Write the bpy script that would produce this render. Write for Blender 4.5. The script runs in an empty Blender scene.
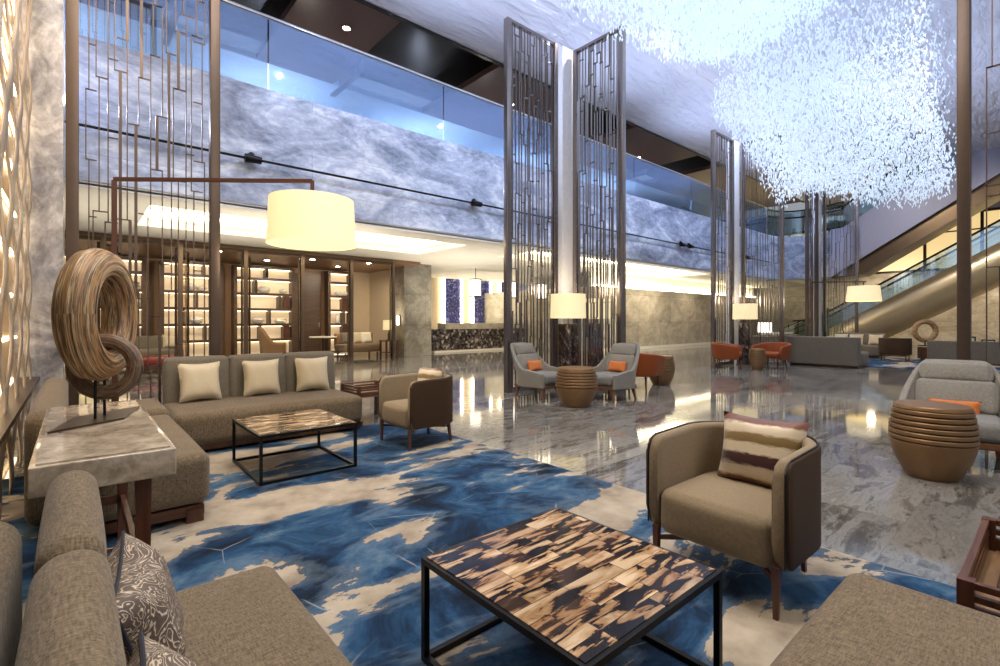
import bpy, bmesh, math, random
from mathutils import Vector, Matrix
PI = math.pi
SC = bpy.context.scene
COL = SC.collection
R = math.radians

# ------------------------------------------------------------------ materials
MATS = {}
class NT:
    def __init__(s, name):
        m = bpy.data.materials.new(name); m.use_nodes = True
        s.m = m; s.t = m.node_tree; s.t.nodes.clear()
        s.out = s.t.nodes.new('ShaderNodeOutputMaterial')
        MATS[name] = m
    def n(s, typ, **kw):
        nd = s.t.nodes.new('ShaderNode' + typ)
        for k, v in kw.items():
            if k in nd.bl_rna.properties and k not in nd.inputs: setattr(nd, k, v)
            elif k.startswith('i_'): nd.inputs[int(k[2:])].default_value = v
            else: nd.inputs[k.replace('_', ' ')].default_value = v
        return nd
    def l(s, a, b): s.t.links.new(a, b)
    def coord(s, scale=(1, 1, 1), kind='Object', rot=(0, 0, 0)):
        tc = s.n('TexCoord'); mp = s.n('Mapping')
        mp.inputs['Scale'].default_value = scale; mp.inputs['Rotation'].default_value = rot
        s.l(tc.outputs[kind], mp.inputs['Vector']); return mp.outputs[0]
    def world(s, scale=(1, 1, 1), rot=(0, 0, 0)):
        g = s.n('NewGeometry'); mp = s.n('Mapping')
        mp.inputs['Scale'].default_value = scale; mp.inputs['Rotation'].default_value = rot
        s.l(g.outputs['Position'], mp.inputs['Vector']); return mp.outputs[0]
    def noise(s, vec, scale=5, detail=4, rough=.5, dist=0):
        nd = s.n('TexNoise'); nd.inputs['Scale'].default_value = scale
        nd.inputs['Detail'].default_value = detail; nd.inputs['Roughness'].default_value = rough
        nd.inputs['Distortion'].default_value = dist
        if vec is not None: s.l(vec, nd.inputs['Vector'])
        return nd.outputs['Fac']
    def ramp(s, fac, stops, interp='LINEAR'):
        r = s.n('ValToRGB'); cr = r.color_ramp; cr.interpolation = interp
        while len(cr.elements) < len(stops): cr.elements.new(.5)
        for e, (p, c) in zip(cr.elements, stops):
            e.position = p; e.color = (*c, 1) if len(c) == 3 else c
        s.l(fac, r.inputs[0]); return r.outputs[0]
    def mix(s, fac, a, b, blend='MIX'):
        m = s.n('MixRGB', blend_type=blend)
        for i, v in ((0, fac), (1, a), (2, b)):
            if hasattr(v, 'links'): s.l(v, m.inputs[i])
            elif isinstance(v, (int, float)): m.inputs[i].default_value = v if i == 0 else (v, v, v, 1)
            else: m.inputs[i].default_value = (*v, 1)
        return m.outputs[0]
    def math(s, op, a, b=None):
        m = s.n('Math', operation=op)
        for i, v in ((0, a), (1, b)):
            if v is None: continue
            if hasattr(v, 'links'): s.l(v, m.inputs[i])
            else: m.inputs[i].default_value = v
        return m.outputs[0]
    def bsdf(s, color=(.5, .5, .5), rough=.5, metal=0, spec=.5, bump=None, bstr=.3, bdist=.01, emis=None, estr=0, **kw):
        b = s.n('BsdfPrincipled')
        if hasattr(color, 'links'): s.l(color, b.inputs['Base Color'])
        else: b.inputs['Base Color'].default_value = (*color, 1)
        if hasattr(rough, 'links'): s.l(rough, b.inputs['Roughness'])
        else: b.inputs['Roughness'].default_value = rough
        b.inputs['Metallic'].default_value = metal
        b.inputs['Specular IOR Level'].default_value = spec
        for k, v in kw.items(): b.inputs[k.replace('_', ' ')].default_value = v
        if emis is not None:
            if hasattr(emis, 'links'): s.l(emis, b.inputs['Emission Color'])
            else: b.inputs['Emission Color'].default_value = (*emis, 1)
            b.inputs['Emission Strength'].default_value = estr
        if bump is not None:
            bp = s.n('Bump'); bp.inputs['Strength'].default_value = bstr; bp.inputs['Distance'].default_value = bdist
            s.l(bump, bp.inputs['Height']); s.l(bp.outputs[0], b.inputs['Normal'])
        s.l(b.outputs[0], s.out.inputs[0]); return b

def flat(name, color, rough=.5, metal=0, spec=.5, **kw):
    t = NT(name); v = t.coord()
    f = t.noise(v, 14, 3)
    c = t.mix(f, tuple(x*.88 for x in color), tuple(min(1, x*1.1) for x in color))
    t.bsdf(c, rough, metal, spec, **kw); return t.m

def glow(name, color, strength, base=(.8, .8, .8)):
    t = NT(name); t.bsdf(base, .5, emis=color, estr=strength); return t.m

def fabric(name, c1, c2, scale=1.0, bstr=.35, rough=.9):
    t = NT(name); v = t.coord()
    a = t.noise(t.coord((60*scale, 340*scale, 340*scale)), 1, 2)
    b = t.noise(t.coord((340*scale, 60*scale, 60*scale)), 1, 2)
    w = t.math('ADD', a, b)
    big = t.noise(v, 6, 3)
    c = t.ramp(t.math('MULTIPLY', w, .5), [(.36, c1), (.64, c2)])
    c = t.mix(.25, c, t.mix(big, c1, c2))
    t.bsdf(c, rough, spec=.2, bump=w, bstr=bstr, bdist=.004, Sheen_Weight=.15); return t.m

def marble(name, stops, scale=(1, 1, 1), rot=(0, 0, 0), rough=.12, tile=None, n=1.4, spec=.5, seam=(.3, .3, .36), world=True, veil=.0):
    t = NT(name); v = t.world(scale, rot) if world else t.coord(scale, rot=rot)
    big = t.noise(v, n, 8, .62, 1.2)
    fine = t.noise(v, n*7, 6, .65, .6)
    f = t.math('ADD', t.math('MULTIPLY', big, .68), t.math('MULTIPLY', fine, .32))
    c = t.ramp(f, stops)
    if tile:
        w, h, axes = tile
        g = t.n('NewGeometry'); sp = t.n('SeparateXYZ'); cb = t.n('CombineXYZ')
        t.l(g.outputs['Position'], sp.inputs[0])
        t.l(sp.outputs[axes[0]], cb.inputs[0]); t.l(sp.outputs[axes[1]], cb.inputs[1])
        br = t.n('TexBrick'); t.l(cb.outputs[0], br.inputs['Vector'])
        br.inputs['Scale'].default_value = 1; br.inputs['Mortar Size'].default_value = .006
        br.inputs['Brick Width'].default_value = w; br.inputs['Row Height'].default_value = h
        br.inputs['Color1'].default_value = (.86, .86, .86, 1); br.inputs['Color2'].default_value = (1.08, 1.08, 1.08, 1)
        br.inputs['Mortar'].default_value = (*[x*1.2 for x in seam], 1)
        c = t.mix(1.0, c, br.outputs['Color'], 'MULTIPLY')
    t.bsdf(c, rough, spec=spec); return t.m

def wood(name, c1, c2, rough=.35, axis=2, scale=1):
    t = NT(name); sc = [18*scale]*3; sc[axis] = 1.5*scale
    f = t.noise(t.coord(tuple(sc)), 1.6, 5, .6, .6)
    t.bsdf(t.ramp(f, [(.3, c1), (.7, c2)]), rough, bump=f, bstr=.1); return t.m

# ------------------------------------------------------------------ mesh builder
class MB:
    def __init__(s): s.bm = bmesh.new()
    def faces(s, vs, fs, M=None):
        bv = [s.bm.verts.new(M @ Vector(v) if M else v) for v in vs]
        out = []
        for f in fs:
            try: out.append(s.bm.faces.new([bv[i] for i in f]))
            except ValueError: pass
        return s
    def box(s, c, d, M=None, bev=0):
        x, y, z = c; a, b, e = d[0]/2, d[1]/2, d[2]/2
        if bev > 0: return s.soft(c, d, min(bev, a*.99, b*.99, e*.99), 0, 1, M, rn=2)
        vs = [(x+i*a, y+j*b, z+k*e) for i in (-1, 1) for j in (-1, 1) for k in (-1, 1)]
        return s.faces(vs, [(0, 1, 3, 2), (4, 6, 7, 5), (0, 4, 5, 1), (2, 3, 7, 6), (0, 2, 6, 4), (1, 5, 7, 3)], M)
    def soft(s, c, d, r, bulge=0, m=4, M=None, rn=4, top=None):
        """upholstered block: rounded edges, faces that swell by bulge"""
        h = [q/2 for q in d]; r = min(r, *[q*.98 for q in h])
        def ax(H):
            e = [-H + r*k/rn for k in range(rn)]
            inn = [-(H-r) + 2*(H-r)*k/max(1, m) for k in range(m+1)]
            return e + inn + [-q for q in reversed(e)]
        A = [ax(q) for q in h]; cache = {}
        def vert(q):
            key = tuple(round(t, 6) for t in q)
            if key in cache: return cache[key]
            inner = [max(-(h[i]-r), min(h[i]-r, q[i])) for i in range(3)]
            dv = Vector([q[i]-inner[i] for i in range(3)])
            p = Vector(inner) + dv.normalized()*r if dv.length > 1e-9 else Vector(inner)
            if bulge:
                for i in range(3):
                    if abs(abs(q[i])-h[i]) < 1e-6:
                        o = [j for j in range(3) if j != i]
                        k = (1-(q[o[0]]/h[o[0]])**2)*(1-(q[o[1]]/h[o[1]])**2)
                        p[i] += math.copysign(bulge*k, q[i])
            p = p + Vector(c)
            if top: p = Vector(top(p))
            cache[key] = s.bm.verts.new(M @ p if M else p); return cache[key]
        for i in range(3):
            j, k = (i+1) % 3, (i+2) % 3
            for sg in (-1, 1):
                for a in range(len(A[j])-1):
                    for b in range(len(A[k])-1):
                        qs = []
                        for (da, db) in ((0, 0), (1, 0), (1, 1), (0, 1)):
                            q = [0, 0, 0]; q[i] = sg*h[i]; q[j] = A[j][a+da]; q[k] = A[k][b+db]; qs.append(vert(q))
                        if sg < 0: qs.reverse()
                        try: s.bm.faces.new(qs)
                        except ValueError: pass
        return s
    def cyl(s, p0, p1, r0, r1=None, seg=12, cap=True, M=None):
        r1 = r0 if r1 is None else r1
        p0, p1 = Vector(p0), Vector(p1); d = (p1-p0).normalized()
        u = d.orthogonal().normalized(); w = d.cross(u); vs = []
        for p, r in ((p0, r0), (p1, r1)):
            for k in range(seg):
                a = 2*PI*k/seg; vs.append(p + u*math.cos(a)*r + w*math.sin(a)*r)
        fs = [(k, (k+1) % seg, seg+(k+1) % seg, seg+k) for k in range(seg)]
        if cap: fs += [tuple(reversed(range(seg))), tuple(range(seg, 2*seg))]
        return s.faces(vs, fs, M)
    def bar(s, p0, p1, w, d=None, up=(0, 0, 1), w1=None, d1=None, M=None):
        """rectangular bar from p0 to p1"""
        d = w if d is None else d; w1 = w if w1 is None else w1; d1 = d if d1 is None else d1
        p0, p1 = Vector(p0), Vector(p1); a = (p1-p0).normalized(); up = Vector(up)
        if abs(a.dot(up)) > .98: up = Vector((1, 0, 0))
        x = a.cross(up).normalized(); y = x.cross(a); vs = []
        for p, ww, dd in ((p0, w, d), (p1, w1, d1)):
            for i, j in ((-1, -1), (1, -1), (1, 1), (-1, 1)): vs.append(p + x*i*ww/2 + y*j*dd/2)
        return s.faces(vs, [(3, 2, 1, 0), (4, 5, 6, 7), (0, 1, 5, 4), (1, 2, 6, 5), (2, 3, 7, 6), (3, 0, 4, 7)], M)
    def tube(s, pts, r, seg=8, closed=False, M=None):
        pts = [Vector(p) for p in pts]; n = len(pts); vs = []; u = None
        for i in range(n):
            if closed: d = pts[(i+1) % n]-pts[i-1]
            else: d = pts[min(i+1, n-1)]-pts[max(i-1, 0)]
            d.normalize()
            if u is None: u = d.orthogonal().normalized()
            else: u = (u - d*u.dot(d)).normalized()
            w = d.cross(u); rr = r[i] if isinstance(r, (list, tuple)) else r
            for k in range(seg):
                a = 2*PI*k/seg; vs.append(pts[i]+u*math.cos(a)*rr+w*math.sin(a)*rr)
        fs = []
        for i in range(n if closed else n-1):
            j = (i+1) % n
            for k in range(seg): fs.append((i*seg+k, i*seg+(k+1) % seg, j*seg+(k+1) % seg, j*seg+k))
        if not closed: fs += [tuple(reversed(range(seg))), tuple(range((n-1)*seg, n*seg))]
        return s.faces(vs, fs, M)
    def lathe(s, prof, seg=32, M=None, sx=1, sy=1):
        vs = []; n = len(prof)
        for r, z in prof:
            for k in range(seg):
                a = 2*PI*k/seg; vs.append((r*math.cos(a)*sx, r*math.sin(a)*sy, z))
        fs = []
        for i in range(n-1):
            for k in range(seg): fs.append((i*seg+k, i*seg+(k+1) % seg, (i+1)*seg+(k+1) % seg, (i+1)*seg+k))
        if prof[0][0] > 0: fs.append(tuple(reversed(range(seg))))
        if prof[-1][0] > 0: fs.append(tuple(range((n-1)*seg, n*seg)))
        return s.faces(vs, fs, M)
    def prism(s, poly, a, b, axis='z', M=None):
        """polygon extruded between a and b along an axis; poly is in the other two axes in xyz order"""
        n = len(poly)
        def pt(p, h): return {'z': (p[0], p[1], h), 'x': (h, p[0], p[1]), 'y': (p[0], h, p[1])}[axis]
        vs = [pt(p, a) for p in poly] + [pt(p, b) for p in poly]
        fs = [tuple(reversed(range(n))), tuple(range(n, 2*n))] + [(k, (k+1) % n, n+(k+1) % n, n+k) for k in range(n)]
        return s.faces(vs, fs, M)
    def surf(s, f, nu, nv, wrap=False, M=None):
        vs = [f(i/(nu if wrap else nu-1), j/(nv-1)) for i in range(nu) for j in range(nv)]
        fs = []
        for i in range(nu if wrap else nu-1):
            for j in range(nv-1):
                k = (i+1) % nu; fs.append((i*nv+j, k*nv+j, k*nv+j+1, i*nv+j+1))
        return s.faces(vs, fs, M)
    def torus(s, Rr, r, nu=64, nv=20, M=None, f=None):
        vs = []
        for i in range(nu):
            a = 2*PI*i/nu
            for j in range(nv):
                b = 2*PI*j/nv; q = r*(f(a, b) if f else 1)
                vs.append(((Rr+q*math.cos(b))*math.cos(a), q*math.sin(b), (Rr+q*math.cos(b))*math.sin(a)))
        fs = [(i*nv+j, ((i+1) % nu)*nv+j, ((i+1) % nu)*nv+(j+1) % nv, i*nv+(j+1) % nv) for i in range(nu) for j in range(nv)]
        return s.faces(vs, fs, M)
    def pillow(s, w, h, t, n=14, pinch=.09, M=None, sag=0, seed=0):
        """cushion in the local xz plane, thick along y"""
        rn = random.Random(seed); ph = rn.random()*6
        def pt(u, v, sd):
            k = max(0, (1-u**4)*(1-v**4))**.55
            x = u*w/2*(1-pinch*(1-v*v)); z = v*h/2*(1-pinch*(1-u*u))
            wr = .012*math.sin(9*u+ph+3*v)*k*(abs(u)**2+abs(v)**2)*.6
            return (x, sd*(t/2*k+wr), z - sag*(1-v)*.5*u*u)
        for sd in (-1, 1):
            s.surf(lambda a, b: pt(2*a-1, 2*b-1, sd), n, n, M=M)
        bmesh.ops.remove_doubles(s.bm, verts=s.bm.verts, dist=1e-4)
        return s
    def build(s, name, mat, parent=None, smooth=True, angle=40, mods=(), clean=True):
        me = bpy.data.meshes.new(name)
        bmesh.ops.recalc_face_normals(s.bm, faces=s.bm.faces) if clean else None
        s.bm.to_mesh(me); s.bm.free()
        if smooth:
            me.polygons.foreach_set('use_smooth', [True]*len(me.polygons))
            me.set_sharp_from_angle(angle=R(angle))
        me.materials.append(MATS[mat])
        o = bpy.data.objects.new(name, me); COL.objects.link(o)
        if parent is not None: o.parent = parent
        for typ, kw in mods:
            md = o.modifiers.new(typ.lower(), typ)
            for k, v in kw.items(): setattr(md, k, v)
        return o

def tag(o, label=None, cat=None, group=None, kind=None):
    if label: o['label'] = label
    if cat: o['category'] = cat
    if group: o['group'] = group
    if kind: o['kind'] = kind
    return o
def thing(name, label, cat, loc=(0, 0, 0), rz=0, group=None):
    o = bpy.data.objects.new(name, None); COL.objects.link(o); o.empty_display_size = .1
    o.location = loc; o.rotation_euler = (0, 0, rz); return tag(o, label, cat, group)
def struct(name, mb, mat, smooth=False, label=None):
    o = mb.build(name, mat, None, smooth); o['kind'] = 'structure'
    if label: o['label'] = label
    return o
def dup(root, loc, rz=0, label=None, group=None, scale=None, name=None):
    def cp(o, par):
        c = o.copy(); COL.objects.link(c); c.parent = par
        for ch in list(o.children): cp(ch, c)
        return c
    c = cp(root, None); c.location = loc; c.rotation_euler = (0, 0, rz)
    if label: c['label'] = label
    if group: c['group'] = group
    if scale: c.scale = scale
    return c
def T(loc=(0, 0, 0), rz=0, rx=0, ry=0):
    return Matrix.Translation(loc) @ Matrix.Rotation(rz, 4, 'Z') @ Matrix.Rotation(ry, 4, 'Y') @ Matrix.Rotation(rx, 4, 'X')
# ------------------------------------------------------------------ the materials of this place
def m_floor():
    t = NT('floor marble')
    g = t.n('NewGeometry'); br = t.n('TexBrick'); t.l(g.outputs['Position'], br.inputs['Vector'])
    br.offset = 0.5; br.inputs['Scale'].default_value = 1
    br.inputs['Brick Width'].default_value = 1.3; br.inputs['Row Height'].default_value = .65
    br.inputs['Mortar Size'].default_value = .003
    br.inputs['Color1'].default_value = (0, 0, 0, 1); br.inputs['Color2'].default_value = (1, 1, 1, 1)
    br.inputs['Mortar'].default_value = (.5, .5, .5, 1)
    # each slab shifts its own veining
    sh = t.n('VectorMath', operation='MULTIPLY_ADD'); t.l(br.outputs['Color'], sh.inputs[0])
    sh.inputs[1].default_value = (7, 13, 5); t.l(g.outputs['Position'], sh.inputs[2])
    mp = t.n('Mapping'); mp.inputs['Scale'].default_value = (.9, 3.4, 1); mp.inputs['Rotation'].default_value = (0, 0, R(-22))
    t.l(sh.outputs[0], mp.inputs['Vector'])
    a = t.noise(mp.outputs[0], 1.1, 9, .62, 1.6); b = t.noise(mp.outputs[0], 7, 6, .7, .8)
    f = t.math('ADD', t.math('MULTIPLY', a, .7), t.math('MULTIPLY', b, .3))
    c = t.ramp(f, [(.34, (.045, .042, .04)), (.44, (.13, .125, .118)), (.51, (.27, .26, .245)), (.58, (.19, .182, .172)), (.72, (.56, .545, .515))])
    tint = t.mix(t.math('MULTIPLY', br.outputs['Color'], 1), (.62, .62, .62), (1.18, 1.18, 1.18))
    c = t.mix(1, c, tint, 'MULTIPLY')
    c = t.mix(t.math('MULTIPLY', br.outputs['Fac'], .55), c, (.12, .12, .12))
    t.bsdf(c, .06, spec=.6)
m_floor()
def m_carpet():
    t = NT('rug wool'); v = t.world((1, 1, 1), (0, 0, R(20)))
    v2 = t.world((.75, 1.5, 1), (0, 0, R(62)))
    blot = t.noise(v2, 1.05, 9, .58, .5)
    patch = t.noise(v2, 2.9, 5, .6, .4)
    m = t.math('ADD', t.math('MULTIPLY', blot, .85), t.math('MULTIPLY', patch, .15))
    deep = t.ramp(t.noise(v, 2.2, 6, .65, .8), [(.34, (.003, .010, .024)), (.45, (.008, .030, .078)), (.54, (.018, .070, .16)), (.63, (.06, .13, .22)), (.73, (.20, .24, .29))])
    sand = t.ramp(t.noise(v, 3.5, 7, .6), [(.3, (.24, .195, .155)), (.5, (.42, .355, .275)), (.7, (.54, .47, .38))])
    edge = t.ramp(m, [(.520, (0, 0, 0)), (.528, (1, 1, 1))])
    c = t.mix(edge, deep, sand)
    halo = t.ramp(m, [(.47, (0, 0, 0)), (.517, (.38, .38, .38)), (.522, (0, 0, 0))])
    c = t.mix(halo, c, (.20, .29, .40))
    vor = t.n('TexVoronoi', feature='DISTANCE_TO_EDGE'); vor.inputs['Scale'].default_value = 1.5
    wob = t.n('VectorMath', operation='ADD'); nz = t.n('TexNoise'); nz.inputs['Scale'].default_value = 7
    g = t.n('NewGeometry'); t.l(g.outputs['Position'], nz.inputs['Vector'])
    sc = t.n('VectorMath', operation='SCALE'); sc.inputs['Scale'].default_value = .015
    t.l(nz.outputs['Color'], sc.inputs[0]); t.l(sc.outputs[0], wob.inputs[0]); t.l(g.outputs['Position'], wob.inputs[1])
    t.l(wob.outputs[0], vor.inputs['Vector'])
    crack = t.ramp(vor.outputs['Distance'], [(.0, (.55, .55, .55)), (.0045, (0, 0, 0))])
    gate = t.ramp(t.noise(v, 1.7, 2), [(.5, (0, 0, 0)), (.56, (1, 1, 1))])
    c = t.mix(t.mix(1, crack, gate, 'MULTIPLY'), c, (.5, .52, .52))
    pile = t.noise(t.world((260, 260, 260)), 1, 2)
    ribs = t.noise(t.world((12, 210, 12)), 1, 2)
    c = t.mix(t.math('MULTIPLY', ribs, .25), c, t.mix(.5, c, (.1, .1, .1)))
    t.bsdf(c, .95, spec=.1, bump=pile, bstr=.5, bdist=.004)
m_carpet()
def m_petrified():
    t = NT('petrified wood'); tc = t.n('TexCoord'); br = t.n('TexBrick'); t.l(tc.outputs['Object'], br.inputs['Vector'])
    br.offset = .37; br.squash = 1.6; br.squash_frequency = 3
    br.inputs['Scale'].default_value = 1; br.inputs['Brick Width'].default_value = .15; br.inputs['Row Height'].default_value = .072
    br.inputs['Mortar Size'].default_value = .0012
    br.inputs['Color1'].default_value = (0, 0, 0, 1); br.inputs['Color2'].default_value = (1, 1, 1, 1); br.inputs['Mortar'].default_value = (.4, .4, .4, 1)
    sh = t.n('VectorMath', operation='MULTIPLY_ADD'); t.l(br.outputs['Color'], sh.inputs[0]); sh.inputs[1].default_value = (31, 17, 9)
    t.l(tc.outputs['Object'], sh.inputs[2])
    mp = t.n('Mapping'); mp.inputs['Scale'].default_value = (5, 24, 1); mp.inputs['Rotation'].default_value = (0, 0, R(9)); t.l(sh.outputs[0], mp.inputs['Vector'])
    a = t.noise(mp.outputs[0], 1.0, 5, .6, .7)
    a2 = t.noise(mp.outputs[0], .5, 2, .5)
    f = t.math('ADD', a, t.math('MULTIPLY', t.math('SUBTRACT', a2, .5), .5))
    dark = t.ramp(f, [(.465, (.010, .007, .005)), (.485, (.05, .028, .016)), (.50, (.36, .21, .10)), (.57, (.50, .34, .19)), (.68, (.72, .57, .39))])
    warm = t.ramp(f, [(.35, (.06, .03, .018)), (.5, (.19, .10, .05)), (.7, (.48, .32, .19))])
    pick = t.ramp(br.outputs['Color'], [(.55, (0, 0, 0)), (.56, (1, 1, 1))], 'CONSTANT')
    c = t.mix(t.mix(1, pick, .7, 'MULTIPLY'), dark, t.mix(.5, dark, warm))
    c = t.mix(1, c, t.ramp(br.outputs['Color'], [(0, (.55, .5, .45)), (.35, (1.1, 1.08, 1.05)), (.6, (.75, .66, .58)), (1, (1.15, 1.12, 1.1))]), 'MULTIPLY')
    c = t.mix(br.outputs['Fac'], c, (.03, .02, .015))
    t.bsdf(c, .16, spec=.4, Coat_Weight=.1)
m_petrified()

marble('fascia marble', [(.34, (.16, .19, .27)), (.44, (.33, .38, .50)), (.52, (.52, .58, .72)), (.62, (.86, .91, .98))], (.55, 1, 1.1), (0, R(40), 0), .28, (3.4, .74, (0, 2)), 1.3, .4, (.62, .62, .68))
marble('pilaster marble', [(.32, (.10, .10, .12)), (.44, (.27, .27, .30)), (.54, (.50, .50, .54)), (.64, (.85, .85, .88))], (1.1, 1.1, .8), (R(30), R(20), 0), .25, None, 1.4)
marble('grey stone', [(.30, (.14, .13, .11)), (.45, (.25, .235, .205)), (.56, (.37, .35, .31)), (.70, (.50, .48, .43))], (1, 1, 1), (0, R(25), 0), .3, (1.6, 1.1, (0, 2)), 1.8)
marble('beige stone', [(.30, (.24, .21, .16)), (.45, (.40, .36, .29)), (.56, (.53, .49, .41)), (.70, (.68, .64, .56))], (1, 1, 1.4), (0, R(-30), 0), .3, (1.8, 1.2, (0, 2)), 1.1)
marble('table marble', [(.34, (.19, .15, .11)), (.45, (.34, .28, .21)), (.54, (.49, .41, .315)), (.66, (.68, .60, .49))], (1, 1, 1), (0, 0, R(30)), .07, None, 4.5, .8, world=False)
marble('dark marble', [(.36, (.008, .006, .006)), (.5, (.03, .02, .018)), (.56, (.09, .06, .05)), (.62, (.45, .38, .34))], (1, 1, .6), (0, 0, 0), .1, None, 6, .8, world=False)
def m_ceiling():
    t = NT('ceiling plaster'); v = t.world((.45, 1.8, 1), (0, 0, R(-12)))
    f = t.noise(v, 2.6, 3, .5, 1.1)
    t.bsdf((.74, .74, .84), .28, spec=.6, bump=f, bstr=.9, bdist=.16)
m_ceiling()
flat('white plaster', (.80, .78, .72), .7)
flat('brown lacquer', (.13, .07, .055), .25, 0, .5)
flat('brown panel', (.26, .155, .09), .4)
flat('dark panel', (.025, .02, .018), .25)
flat('cream panel', (.62, .52, .38), .5)
flat('black metal', (.012, .010, .009), .38, .6)
flat('bronze metal', (.16, .115, .085), .30, .85)
flat('screen metal', (.26, .225, .215), .24, .9)
flat('chrome', (.72, .70, .68), .14, 1)
flat('rust metal', (.085, .035, .022), .4, .4)
flat('gold metal', (.82, .66, .40), .30, .75)
flat('gold ribbon', (.40, .31, .225), .40, .2)
flat('dark bronze', (.09, .06, .04), .35, .7)
flat('barrel bronze', (.235, .135, .062), .42, .45)
flat('barrel groove', (.03, .017, .009), .6)
flat('lavender paint', (.44, .44, .58), .4)
flat('bronze soffit', (.17, .11, .06), .3, .7)
flat('leather brown', (.060, .032, .016), .5, 0, .2)
flat('leather orange', (.26, .062, .016), .45, 0, .3)
flat('leather red', (.20, .02, .012), .35)
flat('piping black', (.012, .011, .012), .6)
flat('piping navy', (.012, .014, .028), .7)
flat('porcelain', (.80, .77, .72), .25)
flat('slate pot', (.10, .09, .085), .4)
flat('card cream', (.78, .74, .64), .6)
wood('walnut', (.05, .018, .010), (.13, .048, .026), .3)
wood('walnut flat', (.055, .02, .012), (.14, .055, .03), .3, 0)
wood('teak leg', (.13, .055, .022), (.24, .11, .05), .4)
wood('shelf wood', (.045, .026, .016), (.11, .065, .04), .35, 0)
wood('tray wood', (.22, .12, .06), (.40, .25, .13), .35, 0)
fabric('sofa tweed', (.062, .046, .028), (.255, .195, .128), .75, .45)
fabric('sofa charcoal', (.10, .088, .068), (.23, .205, .165))
fabric('beige weave', (.225, .17, .105), (.325, .255, .17), .8, .15)
fabric('grey weave', (.19, .18, .16), (.345, .33, .30), .8, .2)
fabric('seat grey', (.17, .165, .16), (.28, .275, .265), .8, .2)
fabric('cream silk', (.52, .45, .32), (.66, .58, .43), 1, .1, .5)
fabric('orange linen', (.55, .15, .035), (.72, .25, .08), 1, .15)
fabric('far tweed', (.12, .105, .085), (.21, .185, .155), .5)
fabric('taupe wool', (.17, .12, .075), (.26, .19, .125), .6)
fabric('tan leather cloth', (.26, .16, .085), (.36, .23, .13), .6)
def m_stripe():
    t = NT('striped silk'); tc = t.n('TexCoord'); sp = t.n('SeparateXYZ'); t.l(tc.outputs['Object'], sp.inputs[0])
    n = t.noise(t.coord((4, 4, 14)), 2.4, 6, .7)
    z = t.math('ADD', sp.outputs[2], t.math('MULTIPLY', t.math('SUBTRACT', n, .5), .055))
    f = t.math('MULTIPLY_ADD', z, 2.75); f.node.inputs[2].default_value = .5
    W = (.76, .65, .48)
    c = t.ramp(f, [(.0, (.10, .03, .015)), (.10, (.17, .05, .03)), (.15, W), (.27, (.46, .37, .26)), (.31, (.035, .010, .012)), (.43, (.06, .018, .016)), (.46, W), (.58, W), (.61, (.21, .14, .045)), (.72, (.28, .19, .07)), (.75, W), (.86, W), (.89, (.17, .055, .03))])
    d = t.noise(t.coord((30, 30, 240)), 1, 2)
    c = t.mix(t.math('MULTIPLY', d, .12), c, (.08, .03, .02))
    t.bsdf(c, .4, spec=.4, bump=d, bstr=.15, Sheen_Weight=.3)
m_stripe()
def m_swirl():
    t = NT('swirl jacquard'); v = t.coord((1, 1, 1))
    n = t.noise(v, 9.5, 3, .5, 1.4)
    w = t.math('SINE', t.math('MULTIPLY', n, 95))
    c = t.ramp(w, [(.0, (.10, .075, .06)), (.55, (.15, .11, .09)), (.80, (.34, .27, .21)), (1, (.62, .53, .42))])
    t.bsdf(c, .6, bump=w, bstr=.1)
m_swirl()
def m_mosaic(name, stops, scale):
    t = NT(name); v = t.n('TexVoronoi'); v.inputs['Scale'].default_value = scale
    t.l(t.coord(), v.inputs['Vector'])
    b = t.noise(t.coord(), 1.8, 4, .6, 2)
    f = t.math('ADD', t.math('MULTIPLY', v.outputs['Color'], .5), t.math('MULTIPLY', b, .5))
    t.bsdf(t.ramp(f, stops), .2, spec=.6)
m_mosaic('blue mosaic', [(.3, (.012, .016, .07)), (.5, (.04, .05, .22)), (.62, (.12, .13, .42)), (.75, (.45, .45, .65))], 16)
m_mosaic('desk mosaic', [(.35, (.012, .010, .010)), (.5, (.05, .04, .038)), (.6, (.14, .11, .10)), (.75, (.60, .54, .50))], 11)
def m_strand(name, c1, c2, c3):
    """laminated driftwood: streaks that run round the ring (local xz plane)"""
    t = NT(name); tc = t.n('TexCoord'); sp = t.n('SeparateXYZ'); t.l(tc.outputs['Object'], sp.inputs[0])
    ang = t.math('ARCTAN2', sp.outputs[2], sp.outputs[0])
    rad = t.math('SQRT', t.math('ADD', t.math('MULTIPLY', sp.outputs[0], sp.outputs[0]), t.math('MULTIPLY', sp.outputs[2], sp.outputs[2])))
    cb = t.n('CombineXYZ'); t.l(t.math('MULTIPLY', ang, .16), cb.inputs[0]); t.l(t.math('MULTIPLY', rad, 13), cb.inputs[1]); t.l(t.math('MULTIPLY', sp.outputs[1], 17), cb.inputs[2])
    f = t.noise(cb.outputs[0], 2.2, 5, .65, .3)
    c = t.ramp(f, [(.36, (.018, .011, .008)), (.41, c1), (.46, c2), (.50, (.10, .075, .06)), (.53, c1), (.57, c3), (.62, (.05, .03, .02)), (.66, c2), (.72, c3)])
    t.bsdf(c, .5, bump=f, bstr=.7, bdist=.01)
m_strand('driftwood', (.27, .135, .05), (.52, .30, .12), (.66, .49, .28))
m_strand('driftwood dark', (.12, .065, .035), (.25, .15, .085), (.33, .23, .15))
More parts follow.
